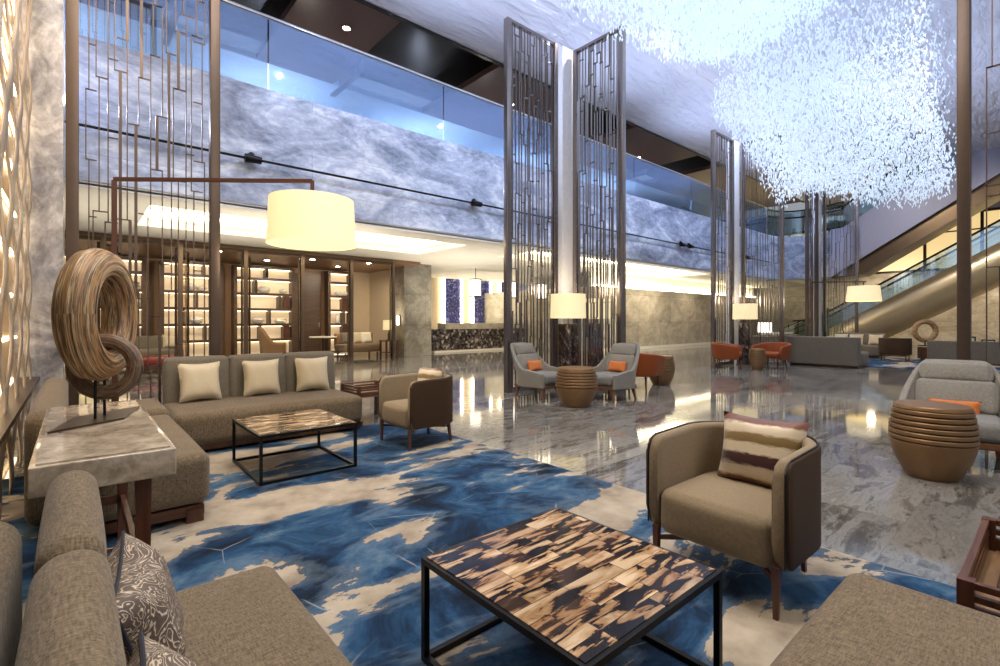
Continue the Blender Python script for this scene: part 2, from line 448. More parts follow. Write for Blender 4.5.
def m_glass(name, tint, gl, amt, rough=.02):
    t = NT(name); a = t.n('BsdfTransparent'); a.inputs[0].default_value = (*tint, 1)
    b = t.n('BsdfGlossy'); b.inputs[0].default_value = (*gl, 1); b.inputs['Roughness'].default_value = rough
    m = t.n('MixShader'); m.inputs[0].default_value = amt
    t.l(a.outputs[0], m.inputs[1]); t.l(b.outputs[0], m.inputs[2]); t.l(m.outputs[0], t.out.inputs[0])
m_glass('blue glass', (.68, .82, .96), (.58, .74, .98), .34)
m_glass('green glass', (.62, .80, .78), (.8, .9, .9), .25)
m_glass('clear glass', (.80, .88, .93), (.75, .85, .95), .16)
m_glass('bronze glass', (.86, .78, .68), (.9, .85, .8), .10)
glow('lamp shade', (1.0, .78, .36), .44, (.8, .75, .6))
glow('cove light', (1.0, .86, .58), 9.0)
glow('cool cove', (.85, .9, 1.0), 3.0)
glow('downlight', (1.0, .95, .85), 30)
glow('niche light', (1.0, .72, .42), .15, (.80, .68, .52))
glow('niche strip', (1.0, .80, .52), 4.5, (.8, .7, .5))
flat('pillar stone', (.86, .86, .90), .3)
flat('screen bronze', (.115, .082, .065), .36, .55)
glow('warm wall light', (1.0, .72, .32), .55, (.7, .6, .45))
glow('lantern', (1.0, .92, .75), 1.6)
glow('crystal glow', (.74, .87, 1.0), .22, (.80, .88, .97))
MATS['crystal glow'].cycles.emission_sampling = 'NONE'
# ------------------------------------------------------------------ camera: standing at the origin, level, looking to the far right corner
cd = bpy.data.cameras.new('camera'); cam = bpy.data.objects.new('camera', cd); COL.objects.link(cam)
cam.location = (0, 0, 1.25); cam.rotation_euler = (PI/2, 0, R(-40.94))
cd.sensor_width = 36; cd.lens = 17.64; cd.shift_y = -.012; cd.clip_start = .03; cd.clip_end = 200
SC.camera = cam

# ------------------------------------------------------------------ shell
b = MB(); b.box((14, 6, -.05), (46, 30, .1)); struct('floor', b, 'floor marble')
b = MB(); b.box((14, .7, 7.83), (46, 17.3, .2)); struct('ceiling', b, 'ceiling plaster')
ZS = 3.3    # underside of the balcony
b = MB()
for (x0, x1, y0, y1) in ((-6, 1, 9.45, 21), (1, 8, 9.45, 10.6), (1, 8, 13, 21), (8, 10.2, 9.45, 21), (10.2, 21, 9.45, 10.2), (10.2, 21, 11.9, 21), (21, 34, 9.45, 21)):
    b.box(((x0+x1)/2, (y0+y1)/2, ZS+.1), (x1-x0, y1-y0, .2))
for (x0, x1, y0, y1) in ((1, 8, 10.6, 13), (10.2, 21, 10.2, 11.9)):
    b.box(((x0+x1)/2, (y0+y1)/2, ZS+.5), (x1-x0, y1-y0, .1))
    for s in (0, 1):
        b.box(((x0, x1)[s], (y0+y1)/2, ZS+.32), (.06, y1-y0, .3)); b.box(((x0+x1)/2, (y0, y1)[s], ZS+.32), (x1-x0, .06, .3))
struct('ceiling_balcony', b, 'white plaster')
k = 0
for (x0, x1, y0, y1) in ((1, 8, 10.6, 13), (10.2, 21, 10.2, 11.9)):
    b = MB()
    for s in (0, 1):
        sx = (x0+.07, x1-.07)[s]; sy = (y0+.07, y1-.07)[s]
        b.box((sx, (y0+y1)/2, ZS+.30), (.05, y1-y0-.2, .10)); b.box(((x0+x1)/2, sy, ZS+.30), (x1-x0-.2, .05, .10))
    o = struct('trim_%d' % (1+k), b, 'cove light', label='warm light strip in the ceiling tray under the balcony'); k += 1
b = MB()
for dx, z, h, d in ((0, ZS-.03, .06, .1),): b.box((10, 9.42, z), (32, d, h))
b.box((10, 9.47, ZS-.06), (32, .2, .06)); struct('trim_3', b, 'white plaster')

# balcony front: straight, then a curve toward the upper escalator
def bez(p0, p1, p2, n=14):
    return [tuple((1-t)**2*p0[i]+2*t*(1-t)*p1[i]+t*t*p2[i] for i in (0, 1)) for t in [k/n for k in range(n+1)]]
FP = [(-6, 9.35), (24.6, 9.35)] + bez((25.2, 9.35), (27.6, 9.2), (26.1, 6.5))
def band(mb, path, z0, z1, off0, off1):
    vs = []; n = len(path)
    for i in range(n):
        a = Vector(path[max(0, i-1)]); c = Vector(path[min(n-1, i+1)]); d = (c-a).normalized(); nr = Vector((d.y, -d.x))
        for off in (off0, off1):
            for z in (z0, z1): vs.append((path[i][0]+nr.x*off, path[i][1]+nr.y*off, z))
    fs = []
    for i in range(n-1):
        q, w = 4*i, 4*i+4
        fs += [(q, w, w+1, q+1), (q+2, q+3, w+3, w+2), (q+1, w+1, w+3, q+3), (q, q+2, w+2, w)]
    fs += [(0, 1, 3, 2), (4*n-4, 4*n-2, 4*n-1, 4*n-3)]
    mb.faces(vs, fs)
b = MB(); band(b, FP, ZS, 5.4, .0, -.12); struct('wall_balcony', b, 'fascia marble', True)
b = MB(); b.box((10, 13.4, 5.3), (32, 7.8, .15)); struct('floor_balcony', b, 'grey stone')
# upper storey: brown soffit panels with dark slots between, dark back wall
b = MB()
for x0, x1 in ((-6, 1.2), (3.4, 5.35), (8.2, 11.6), (14.2, 18.5), (20.5, 30)): b.box(((x0+x1)/2, 11.32, 7.84), (x1-x0, 3.74, .16))
struct('ceiling_soffit', b, 'brown lacquer')
b = MB(); b.box((12, 15.2, 7.84), (36, 4.0, .16)); struct('ceiling_upper', b, 'white plaster')
b = MB(); b.box((12, 11.4, 8.45), (36, 4.2, .1)); b.box((12, 9.32, 8.1), (36, .1, .8)); struct('ceiling_slot', b, 'dark panel')
b = MB(); b.box((12, 17.0, 6.9), (36, .1, 3.2)); struct('wall_upper', b, 'dark panel')
b = MB()
for x in (-2, 2.2, 4.0, 6.4, 7.2, 11.8, 12.7, 16.5, 19.3, 22.4): b.box((x, 16.7, 6.6), (.45, .3, 2.4))
for x in (1.6, 5.6, 12.2, 13.4, 19.0): b.box((x, 12.9, 7.95), (.14, 1.8, .5))
struct('trim_4', b, 'grey stone')
# room behind the partition, walls under the balcony
b = MB(); b.box((1.4, 18.5, 1.65), (15.2, .1, 3.3)); struct('wall_lounge', b, 'brown panel')
b = MB(); b.box((9.03, 17.25, 1.65), (.1, 2.6, 3.3)); b.box((8.5, 18.42, 1.65), (1.1, .06, 3.3)); struct('wall_lounge_side', b, 'cream panel')
b = MB(); b.box((1.4, 16.6, 3.24), (15.3, 3.9, .1)); struct('ceiling_lounge', b, 'brown panel')
b = MB(); b.box((9.3, 15.65, 1.65), (1.12, .9, 3.3)); struct('column_stone', b, 'grey stone')
b = MB(); b.box((13, 19.6, 1.65), (8, .1, 3.3)); struct('wall_reception', b, 'cream panel')
b = MB(); b.box((23.9, 12.5, 1.33), (16, .2, 2.66)); b.box((15.95, 16, 1.33), (.2, 7.2, 2.66)); struct('wall_stone', b, 'beige stone')
b = MB(); b.box((23.9, 12.75, 3), (16, .1, .7)); struct('wall_stone_upper', b, 'white plaster')
b = MB(); b.box((23.9, 12.55, 2.72), (15.8, .12, .05)); struct('trim_5', b, 'cove light', label='warm light strip along the top of the beige stone wall')
b = MB(); b.box((23.9, 12.37, .06), (16, .04, .12)); struct('baseboard_stone', b, 'white plaster')
# left side: marble pier and the wall that carries the woven ribbons
b = MB(); b.box((-.55, 8.0, 3.9), (.9, 1.2, 7.8)); struct('column_marble', b, 'pilaster marble')
b = MB(); b.box((-.9, 1.5, 3.9), (.3, 13, 7.8)); struct('wall_left', b, 'dark bronze')
# far right: stone wall, pale lit glazing with black mullions above
b = MB(); b.box((33, 4, 1.9), (.2, 30, 3.8)); struct('wall_right', b, 'beige stone')
b = MB(); b.box((33, 4, 7.2), (.2, 30, 1.2)); struct('wall_right_upper', b, 'lavender paint')
b = MB(); b.box((33, 4, 5.2), (.1, 30, 2.8)); w1 = struct('window_1', b, 'warm wall light', label='pale yellow lit glazing behind the escalators')
b = MB()
for i in range(14): b.box((32.9, -10+2.1*i, 5.2), (.12, .12, 2.8))
b.box((32.9, 4, 3.85), (.14, 30, .12)); b.box((32.9, 4, 6.55), (.14, 30, .12)); b.box((32.9, 4, 5.7), (.1, 30, .06))
m = b.build('window_frame', 'dark panel', w1, False)
# polished pillars in the fold of each screen pair
for i, x in enumerate((7.30, 14.90, 22.47)):
    b = MB(); b.box((x, 6.52, 3.3), (.30, .26, 6.6)); b.box((x, 6.52, .04), (.34, .30, .08)); struct('column_%d' % (i+1), b, 'pillar stone')

# ------------------------------------------------------------------ balcony railing and the spotlight rail
gr = thing('glass_railing', 'long blue glass balcony railing with polished steel handrail above the marble front', 'railing', (-6, 9.35, 5.4))
xs = [-6, -2.1, 1.8, 2.62, 6.4, 10.2, 14.0, 17.8, 21.4, 25.0]
for i in range(len(xs)-1):
    b = MB(); b.box(((xs[i]+xs[i+1])/2+6, .02, .62), (xs[i+1]-xs[i]-.03, .025, 1.28)); b.build('glass_pane', 'blue glass', gr, False)
b = MB(); b.box((15.5, .02, 1.30), (31, .07, .055), bev=.012); b.build('handrail', 'chrome', gr)
cg = thing('curved_glass_railing', 'curved green glass railing with dark handrails at the end of the balcony', 'railing', (0, 0, 0))
CP = bez((25.2, 9.35), (27.6, 9.2), (26.1, 6.5))
b = MB(); band(b, CP, 5.42, 6.6, -.03, -.05); b.build('glass_pane', 'green glass', cg)
for z in (6.62, 6.3):
    b = MB(); b.tube([(x, y, z) for x, y in CP], .035); b.build('handrail', 'dark panel', cg)
sr = thing('spotlight_rail', 'thin black rail with small spotlights running along the marble balcony front', 'light rail', (0, 9.2, 4.05))
b = MB(); b.cyl((-6, 0, 0), (25, 0, 0), .022, seg=8); b.build('rail', 'black metal', sr)
for x in (2.33, 7.25, 13.1, 16.9, 17.5, 22.6):
    b = MB(); b.cyl((x-.13, 0, 0), (x+.13, 0, 0), .075, .06, 12); b.cyl((x, 0, 0), (x, .13, .1), .05, .06, 10); b.build('spotlight', 'black metal', sr)
    b = MB(); b.cyl((x, 0, 0), (x, .15, 0), .015, seg=6); b.build('bracket', 'black metal', sr)
# downlights in the soffits
b = MB(); b.lathe([(.0, 0), (.085, 0), (.10, -.012), (.115, -.012), (.115, .004), (0, .004)], 20)
DL = thing('downlight', 'small round downlight in the brown soffit panel furthest left', 'ceiling light', (4.55, 10.45, 7.75), 0, None)
b.build('trim_ring', 'brown lacquer', DL)
b = MB(); b.lathe([(0, -.016), (.06, -.014), (.075, -.006), (0, -.006)], 16); b.build('lens', 'downlight', DL)
for loc, lab in (((9.9, 10.9, 7.75), 'small round downlight in the middle brown soffit panel'), ((16.9, 11.1, 7.75), 'small round downlight in the brown soffit seen between the two tall screens'),
                 ((23.5, 11.2, 7.75), 'small round downlight in the furthest brown soffit panel')):
    dup(DL, loc, 0, lab)
for x, y in ((3.0, 15.3), (5.6, 15.4), (7.4, 15.2), (4.6, 16.6), (7.0, 16.8)):
    dup(DL, (x, y, 3.18), 0, 'small downlight in the brown ceiling of the shelf lounge', 'lounge ceiling downlights')

# ------------------------------------------------------------------ woven ribbon wall on the left
ww = thing('woven_wall_panel', 'tall woven screen of twisting champagne gold ribbons on the left wall', 'wall panel', (-.36, 3.2, .02))
b = MB(); b.box((-.17, 2.1, 3.8), (.04, 4.2, 7.6)); b.build('backing', 'gold metal', ww, False)
b = MB(); b.box((-.03, 2.1, .60), (.20, 4.2, .04)); b.build('bottom_rail', 'dark bronze', ww, False)
for i in range(10):
    y0 = .16 + i*.42; ph = PI*(i % 2)
    def rib(u, v, y0=y0, ph=ph):
        z = v*7.6; a = 2*PI*z/1.02 + ph
        yc = y0 + .115*math.sin(a); xc = .014*math.cos(a)
        return (xc, yc + (u-.5)*.27, z)
    b = MB(); b.surf(rib, 2, 160); b.build('ribbon', 'gold ribbon', ww, mods=(('SOLIDIFY', {'thickness': .008}),), clean=False)
for k in range(17):
    b = MB(); b.box((-.12, 2.1, .20+.43*k), (.02, 4.1, .025)); b.build('light_strip', 'niche strip', ww, False)

# ------------------------------------------------------------------ lattice screens
def lattice(mb, x0, x1, z0, z1, n, seed, t, d, seg=(.5, 1.7), jog=.75):
    rn = random.Random(seed); W = x1-x0
    cx = [x0 + W*(i+.5+rn.uniform(-.22, .22))/n for i in range(n)]
    for i in range(n):
        z = z0; off = 0
        while z < z1:
            L = rn.uniform(*seg); e = min(z1, z+L)
            w = t*(2.6 if rn.random() < .13 else 1)
            x = cx[i]+off
            mb.box((x, 0, (z+e)/2), (w, d, e-z))
            if e < z1:
                k = rn.random()
                tgt = cx[i+1] if (k < jog and i < n-1) else (cx[i-1] if i > 0 else x0)
                mb.box(((x+tgt)/2, 0, e), (abs(tgt-x)+t, d, t))
                off = rn.choice((0, 0, .28, -.28))*W/n
                nx = cx[i]+off
                if abs(nx-x) > t: mb.box(((x+nx)/2, 0, e), (abs(nx-x)+t, d, t))
            z = e
def screen(label, L, loc, rz, seed, n, t=.0105, d=.034, pw=.10, H=6.55, seg=(.5, 1.7), group=None, met='screen metal'):
    th = thing('lattice_screen', label, 'screen', loc, rz, group)
    for x in (0, L):
        b = MB(); b.box((x, 0, H/2), (pw, pw*1.1, H), bev=.008); b.build('post', met, th)
    b = MB(); b.box((L/2, 0, .045), (L-pw, pw, .09)); b.build('bottom_rail', met, th, False)
    b = MB(); b.box((L/2, 0, H-.025), (L-pw, pw*.8, .05)); b.build('top_rail', met, th, False)
    b = MB(); lattice(b, pw/2+.02, L-pw/2-.02, .09, H-.05, n, seed, t, d, seg); b.build('lattice', met, th, False)
    return th
screen('tall bronze lattice screen standing behind the corner of the sofas on the left', 1.24, (-.02, 6.45, 0), 0, 4, 13, .010, .02, .10, 7.7, (.45, 1.9), None, 'screen bronze')
screen('tall lattice screen on the left of the first folded pair, beside the left grey armchair', 1.20, (5.73, 6.4, 0), 0, 11, 14)
screen('tall lattice screen on the right of the first folded pair, behind the right grey armchair', 1.06, (7.43, 5.22, 0), PI/2, 12, 14)
screen('tall lattice screen on the left of the second folded pair, beside the orange armchair', 1.14, (13.40, 6.4, 0), 0, 13, 9, .0105, .018)
screen('lattice screen on the right of the second folded pair, behind the orange armchairs', 1.06, (15.03, 5.22, 0), PI/2, 14, 12, .0105, .018)
screen('furthest dark bronze lattice screen, standing left of the upper escalator', 1.12, (20.95, 6.4, 0), 0, 15, 9, .0105, .02, .10, 6.55, (.5, 1.7), None, 'screen bronze')
screen('furthest lattice screen, its right post crossing the upper escalator', 1.06, (22.6, 5.22, 0), PI/2, 16, 9)
screen('nearest lattice screen at the right edge behind the grey armchair', 1.06, (7.43, -.33, 0), PI/2, 31, 6, .010, .03, .11, 7.7, (.5, 2.0), None, 'screen bronze')

# ------------------------------------------------------------------ chandelier of hanging crystals
def zbot(x, y):
    if x < 10.35:
        return 6.05 + .09*(x-4) - .25*math.sin((x-4)*.7) + .16*math.sin(1.7*y+x)
    u = (x-10.35)/4.7
    return 5.30 - 1.45*math.sin(min(1, u*1.15)*PI/2)**1.6 + .75*max(0, u-.78)/.22 + .16*math.sin(2.1*y+1.3*x) + .16*(y-1.6)
def crystals():
    rn = random.Random(5); out = []
    while len(out) < 40000:
        x = rn.uniform(4.0, 15.05); y = rn.uniform(1.6, 5.05)
        if x < 6 and rn.random() > (x-3.4)/2.6: continue
        zb = zbot(x, y); h = 7.6 - zb
        k = rn.random(); k = k**1.55
        if x > 10.35 and rn.random() < .35 and k > .4: continue
        z = zb + k*h + rn.gauss(0, .08)
        if z > 7.6: continue
        # a soft swirl without crystals through the pack
        sw = math.sin(x*1.15 + 1.2*math.sin(y*1.3) + (z-zb)*1.1)
        if sw > .55 and k > .12 and rn.random() < .5: continue
        out.append((x, y, z, rn.uniform(.7, 1.35), rn.random()*6.28, rn.gauss(0, .16), rn.gauss(0, .16)))
    return out
def crystal_shape(mb, x, y, z, s, a, tx, ty, M0=(0, 0, 0)):
    L = .060*s; r = .0155*s; vs = []
    for q in range(4):
        w = a+q*PI/2
        vs.append((x+r*math.cos(w), y+r*math.sin(w), z))
    vs += [(x+tx*L, y+ty*L, z-L*.8), (x-tx*L, y-ty*L, z+L*.5)]
    mb.faces(vs, [(0, 1, 5), (1, 2, 5), (2, 3, 5), (3, 0, 5), (1, 0, 4), (2, 1, 4), (3, 2, 4), (0, 3, 4)])
CH = thing('chandelier', 'huge cloud of small glowing glass crystals hanging from the ceiling', 'chandelier', (9.5, 3.3, 7.73))
cs = crystals()
def seen(c):
    d = c[0]*.6553+c[1]*.7554
    px = 500+490*(c[0]*.7554-c[1]*.6553)/d; py = 321-490*(c[2]-1.25)/d
    return d if (20 < px < 955 and py > 2) else 99
cs.sort(key=lambda c: seen(c)/c[3])
for c in cs[:100]:
    b = MB(); crystal_shape(b, c[0]-9.5, c[1]-3.3, c[2]-7.73, *c[3:]); b.build('crystal', 'crystal glow', CH, False, clean=False)
b = MB()
for c in cs[100:]: crystal_shape(b, c[0]-9.5, c[1]-3.3, c[2]-7.73, *c[3:])
o = b.build('crystal_cloud', 'crystal glow', CH, False, clean=False); o['kind'] = 'stuff'
b = MB()
b.lathe([(0, -.05), (.25, -.05), (.28, -.03), (.28, .0), (0, 0)], 24); b.build('ceiling_rose', 'chrome', CH)

# ------------------------------------------------------------------ escalators on the far right
def swept(mb, prof, p0, p1, closed=True):
    """profile in (x, z) carried from p0 to p1 (y, z)"""
    n = len(prof); vs = [(x, p[0], p[1]+z) for p in (p0, p1) for x, z in prof]
    fs = [(i, (i+1) % n, n+(i+1) % n, n+i) for i in range(n if closed else n-1)]
    if closed: fs += [tuple(range(n)), tuple(reversed(range(n, 2*n)))]
    mb.faces(vs, fs)
E1 = thing('escalator', 'lower escalator with a rounded gold underside and glass sides rising to the right', 'escalator', (28, 8.2, 0))
sl = .605; y0, y1 = -.2, -10.5
def ez(y): return .04 + (0-y)*sl
prof = [(-.02, .45), (-.16, .3), (-.26, 0), (-.26, -.35), (-.14, -.72), (.12, -1.05), (.5, -1.25), (1.0, -1.25), (1.4, -1.05), (1.6, -.6), (1.6, .45)]
b = MB(); swept(b, prof, (y0, ez(y0)), (y1, ez(y1))); b.build('cladding', 'gold metal', E1)
b = MB(); b.prism([(.6, 0), (-1.4, 0), (-1.4, .5), (-.2, .3), (.3, .15), (.6, .2)], -.1, 1.5, 'x'); b.build('foot', 'grey stone', E1, False)
for x in (0.0, 1.45):
    b = MB(); swept(b, [(x, .45), (x+.02, .45), (x+.02, 1.3), (x, 1.3)], (y0, ez(y0)), (y1, ez(y1))); b.build('glass_side', 'clear glass', E1, False)
    b = MB(); b.tube([(x, 1.0, 1.25), (x, .3, 1.3), (x, y0, ez(y0)+1.32), (x, y1, ez(y1)+1.32)], .045); b.build('handrail', 'dark panel', E1)
b = MB()
for k in range(26):
    y = y0-.1-k*.39; b.box((.74, y, ez(y)+.25), (1.36, .4, .22))
b.build('steps', 'bronze metal', E1, False)
E2 = thing('upper_escalator', 'upper escalator with a plain lavender side and bronze underside crossing behind the crystals', 'escalator', (26.0, 6.8, 3.3))
L2 = [(0.2, -.05), (-7.0, 4.62), (-7.0, 6.7), (-1.7, 3.05), (-.3, 2.15), (.2, 2.1)]
b = MB(); b.prism(L2, 0, .12, 'x'); b.build('side_panel', 'lavender paint', E2, False)
b = MB(); b.prism(L2, 1.7, 1.82, 'x'); b.build('side_panel', 'lavender paint', E2, False)
b = MB(); b.prism([(0.2, -.12), (-.9, .0), (-7.0, 3.95), (-7.0, 5.2), (.2, .5)], .25, 1.7, 'x'); b.build('underside', 'bronze soffit', E2, False)
b = MB(); b.prism([(-.3, 2.15), (-1.7, 3.05), (-7, 6.7), (-7, 7.6), (-1.7, 4.0), (-.3, 3.0)], .05, .08, 'x'); b.build('glass_side', 'green glass', E2, False)
b = MB(); b.tube([(.06, .3, 3.05), (.06, -.3, 3.1), (.06, -1.7, 4.05), (.06, -7, 7.65)], .05); b.build('handrail', 'dark panel', E2)
ST = thing('stair_railing', 'green glass stair railing with thin dark rails at the foot of the lower escalator', 'railing', (27.0, 8.6, 0))
for z in (.75, 1.0, 1.25):
    b = MB(); b.tube([(0, .9, z-.45), (0, -1.3, z+.55)], .022); b.build('rail', 'dark panel', ST)
b = MB(); b.prism([(.9, 0), (-1.3, .55), (-1.3, 1.7), (.9, .75)], -.02, 0, 'x'); b.build('glass_pane', 'green glass', ST, False)
for k in range(6):
    y = .9-k*.42; z = .05+k*.2; b = MB(); b.box((0.03, y, z+.4), (.04, .04, .85)); b.build('post', 'dark panel', ST, False)
# ------------------------------------------------------------------ rug
b = MB(); b.soft((0, 0, .006), (3.8, 8.6, .012), .006, 0, 2, rn=1)
o = b.build('area_rug', 'rug wool'); o.location = (1.2, 1.15, 0); tag(o, 'large blue and cream cloud patterned rug under the near seating group', 'rug')

# ------------------------------------------------------------------ corner sofa at the back left
def feet(th, pts, mat='walnut', h=.08):
    for x, y in pts:
        b = MB(); b.box((x, y, h/2), (.09, .09, h)); b.build('foot', mat, th, False)
s = thing('sofa', 'taupe three panel sofa with three cream cushions in front of the lattice screen', 'sofa', (.62, 5.28, .012))
b = MB(); b.soft((.96, .42, .235), (1.82, .94, .31), .07, .010, 5); b.build('seat', 'sofa tweed', s)
b = MB(); b.box((.98, .42, .055), (1.80, .82, .06)); b.build('plinth', 'walnut', s, False)
for i in range(3):
    b = MB(); b.soft((.38+i*.605, .83, .62), (.60, .17, .58), .05, .008, 4, T((0, .02, 0), rx=R(-4))); b.build('back_panel', 'sofa charcoal', s)
feet(s, [(.15, .08), (1.8, .08), (.15, .75), (1.8, .75)])
s = thing('chaise_sofa', 'taupe chaise sofa along the left wall with a single low back behind the marble console', 'sofa', (-.22, 3.45, .012))
b = MB(); b.soft((.50, .88, .27), (.72, 1.72, .31), .06, .010, 5); b.build('seat', 'sofa tweed', s)
b = MB(); b.soft((.50, 2.17, .29), (.72, .80, .35), .06, .008, 5); b.build('corner_seat', 'sofa tweed', s)
b = MB(); b.soft((.09, 1.45, .40), (.17, 2.3, .66), .075, .004, 6); b.build('back', 'sofa tweed', s)
b = MB(); b.box((.46, 1.32, .07), (.74, 2.5, .06)); b.build('plinth', 'walnut flat', s, False)
feet(s, [(.78, .1), (.78, 2.4), (.12, .35), (.12, 2.4)])
# cushions stand on their lower edge and lean on the back
def cushion(label, loc, rz, lean, w, h, t, mat, group=None, pipe=None, seed=0, name='cushion', cat='cushion', roll=0):
    b = MB(); b.pillow(w, h, t, seed=seed); o = b.build(name, mat, None, True, 60)
    o.location = loc; o.rotation_mode = 'XYZ'
    o.matrix_world = Matrix.Translation(loc) @ Matrix.Rotation(rz, 4, 'Z') @ Matrix.Rotation(lean, 4, 'X') @ Matrix.Rotation(roll, 4, 'Y') @ Matrix.Translation((0, 0, h/2))
    tag(o, label, cat, group)
    if pipe:
        pts = []
        for k in range(80):
            a = k/80*4; e = int(a); f = 2*(a-e)-1
            u, v = ((f, -1), (1, f), (-f, 1), (-1, -f))[e]
            pts.append((u*w/2*(1-.09*(1-v*v)), 0, v*h/2*(1-.09*(1-u*u))))
        b = MB(); b.tube(pts, .0045, 6, True); b.build('piping', pipe, o)
    return o
for i, (x, lab) in enumerate(((1.00, 'cream silk cushion on the left end of the three panel sofa'), (1.60, 'cream silk cushion in the middle of the three panel sofa'), (2.17, 'cream silk cushion on the right end of the three panel sofa'))):
    cushion(lab, (x, 5.93, .413), R((4, 0, -3)[i]), R(-13), .40, .41, .15, 'cream silk', 'cream cushions on the three panel sofa', seed=i)

# ------------------------------------------------------------------ near sofa at the bottom left and bench at the bottom right
s = thing('sofa', 'nearest taupe tweed sofa at the bottom left, seen over its back cushions', 'sofa', (-.39, -.9, .012))
b = MB(); b.soft((.60, 1.33, .26), (.62, 2.74, .32), .055, .012, 6); b.build('seat', 'sofa tweed', s)
b = MB(); b.soft((.20, 1.39, .40), (.17, 2.78, .65), .075, .0, 6); b.build('back_frame', 'sofa tweed', s)
b = MB(); b.soft((.385, 2.555, .56), (.115, .67, .46), .055, .006, 6); b.build('back_cushion', 'sofa tweed', s)
b = MB(); b.soft((.385, 1.53, .56), (.12, 1.36, .46), .055, .006, 6); b.build('back_cushion', 'sofa tweed', s)
b = MB(); b.box((.42, 1.4, .065), (.74, 2.6, .06)); b.build('plinth', 'walnut flat', s, False)
feet(s, [(.8, .1), (.8, 2.6), (.1, .1), (.1, 2.7)])
cushion('swirl patterned cushion with navy piping leaning on the near sofa back', (.155, 1.44, .405), R(84), R(-16), .42, .29, .15, 'swirl jacquard', 'swirl patterned cushions on the near sofa', 'piping navy', 3)
cushion('second swirl patterned cushion, nearest the camera at the bottom edge', (.155, .88, .405), R(86), R(-16), .42, .29, .15, 'swirl jacquard', 'swirl patterned cushions on the near sofa', 'piping navy', 4)
s = thing('bench', 'backless taupe tweed bench seat at the bottom right beside the striped cushion chair', 'bench', (1.08, -.44, .012))
b = MB(); b.soft((.42, .44, .275), (.86, .94, .32), .05, .008, 6); b.build('seat', 'sofa tweed', s)
b = MB(); b.box((.42, .42, .075), (.78, .8, .07)); b.build('plinth', 'walnut flat', s, False)
feet(s, [(.1, .1), (.75, .1), (.1, .8), (.75, .8)])

# ------------------------------------------------------------------ tub armchairs
def tub_path(u, w=.345, xf=.30, xb=-.33, r=.25):
    """U in plan: from the right arm front round the back to the left arm front"""
    st = xf-(xb+r); arc = PI/2*r; mid = 2*(w-r); tot = 2*st+2*arc+mid; d = u*tot
    if d < st: return (xf-d, -w), (0, -1)
    d -= st
    if d < arc: a = d/r; return (xb+r-r*math.sin(a), -w+r-r*math.cos(a)), (-math.sin(a), -math.cos(a))
    d -= arc
    if d < mid: return (xb, -w+r+d), (-1, 0)
    d -= mid
    if d < arc: a = d/r; return (xb+r-r*math.cos(a), w-r+r*math.sin(a)), (-math.cos(a), math.sin(a))
    d -= arc; return (xb+r+d, w), (0, 1)
def tub_shell(mb, off, th, z0, zt, n=60, dz=0, cut=.07, lean=.0):
    """wrap-around wall with rounded top and bottom, front corners cut round"""
    prof = []
    for k in range(9):
        a = PI*k/8; prof.append((math.cos(a), 'T', math.sin(a)))
    for k in range(9):
        a = PI*k/8; prof.append((-math.cos(a), 'B', -math.sin(a)))
    m = len(prof); rr = th/2; vs = []
    for i in range(n):
        u = i/(n-1); (x, y), (nx, ny) = tub_path(u); e = min(u, 1-u)*1.9
        q = max(0, 1-e/cut); sh = cut*(1-math.sqrt(max(0, 1-q*q)))
        top = zt(u)+dz-sh; bot = z0-dz+sh*1.5
        for c, tb, sn in prof:
            z = (top-rr+rr*sn) if tb == 'T' else (bot+rr+rr*sn)
            k = off+c*rr; le = lean*(z-z0)
            vs.append((x+nx*(k+le), y+ny*(k+le), z))
    fs = [(i*m+j, (i+1)*m+j, (i+1)*m+(j+1) % m, i*m+(j+1) % m) for i in range(n-1) for j in range(m)]
    fs += [tuple(range(m)), tuple(reversed(range((n-1)*m, n*m)))]
    mb.faces(vs, fs)
def tub_chair(label, loc, rz):
    t = thing('tub_armchair', label, 'armchair', loc, rz, 'beige tub armchairs')
    zt = lambda u: .70+.02*math.sin(PI*u)
    b = MB(); tub_shell(b, -.004, .062, .205, zt); b.build('inner_shell', 'beige weave', t, True, 60)
    b = MB(); tub_shell(b, .030, .022, .215, lambda u: zt(u)-.008); b.build('outer_shell', 'leather brown', t, True, 60)
    pts = []
    for i in range(50):
        u = i/49; (x, y), (nx, ny) = tub_path(u); pts.append((x+nx*.026, y+ny*.026, zt(u)-.004-(.045 if i in (0, 49) else .012 if i in (1, 48) else 0)))
    p0, p1 = pts[0], pts[-1]
    pts = [(p0[0], p0[1], .24)] + pts + [(p1[0], p1[1], .24)]
    b = MB(); b.tube(pts, .005, 6); b.build('piping', 'piping black', t)
    b = MB(); b.soft((.005, 0, .315), (.60, .615, .235), .055, .012, 6); b.build('seat', 'beige weave', t, True, 60)
    for x, y, dx, dy in ((.285, .325, .0, .0), (.285, -.325, 0, 0), (-.27, .235, -.03, .01), (-.27, -.235, -.03, -.01)):
        b = MB(); b.bar((x+dx, y+dy, 0), (x, y, .23), .022, .022, (1, 0, 0), .036, .036); b.build('leg', 'walnut', t, False)
    for sg in (1, -1):
        b = MB(); b.bar((.285, .325*sg, .165), (-.28, -.237*sg, .165), .018, .022); b.build('stretcher', 'walnut', t, False)
    return t
t1 = tub_chair('beige tub armchair with a striped cushion beside the near coffee table', (2.46, 1.06, .012), R(179)); t1.scale = (.90, .86, .94)
dup(t1, (2.67, 4.38, .012), R(180), 'beige tub armchair with dark brown outside at the far end of the rug, turned sideways')
cushion('maroon and gold striped silk cushion in the near tub armchair', (2.60, 1.02, .40), R(-90), R(-15), .42, .37, .15, 'striped silk', None, None, 7)
cushion('striped silk cushion peeping over the far tub armchair back', (2.84, 4.48, .42), R(-88), R(-12), .40, .34, .14, 'striped silk', None, None, 8)

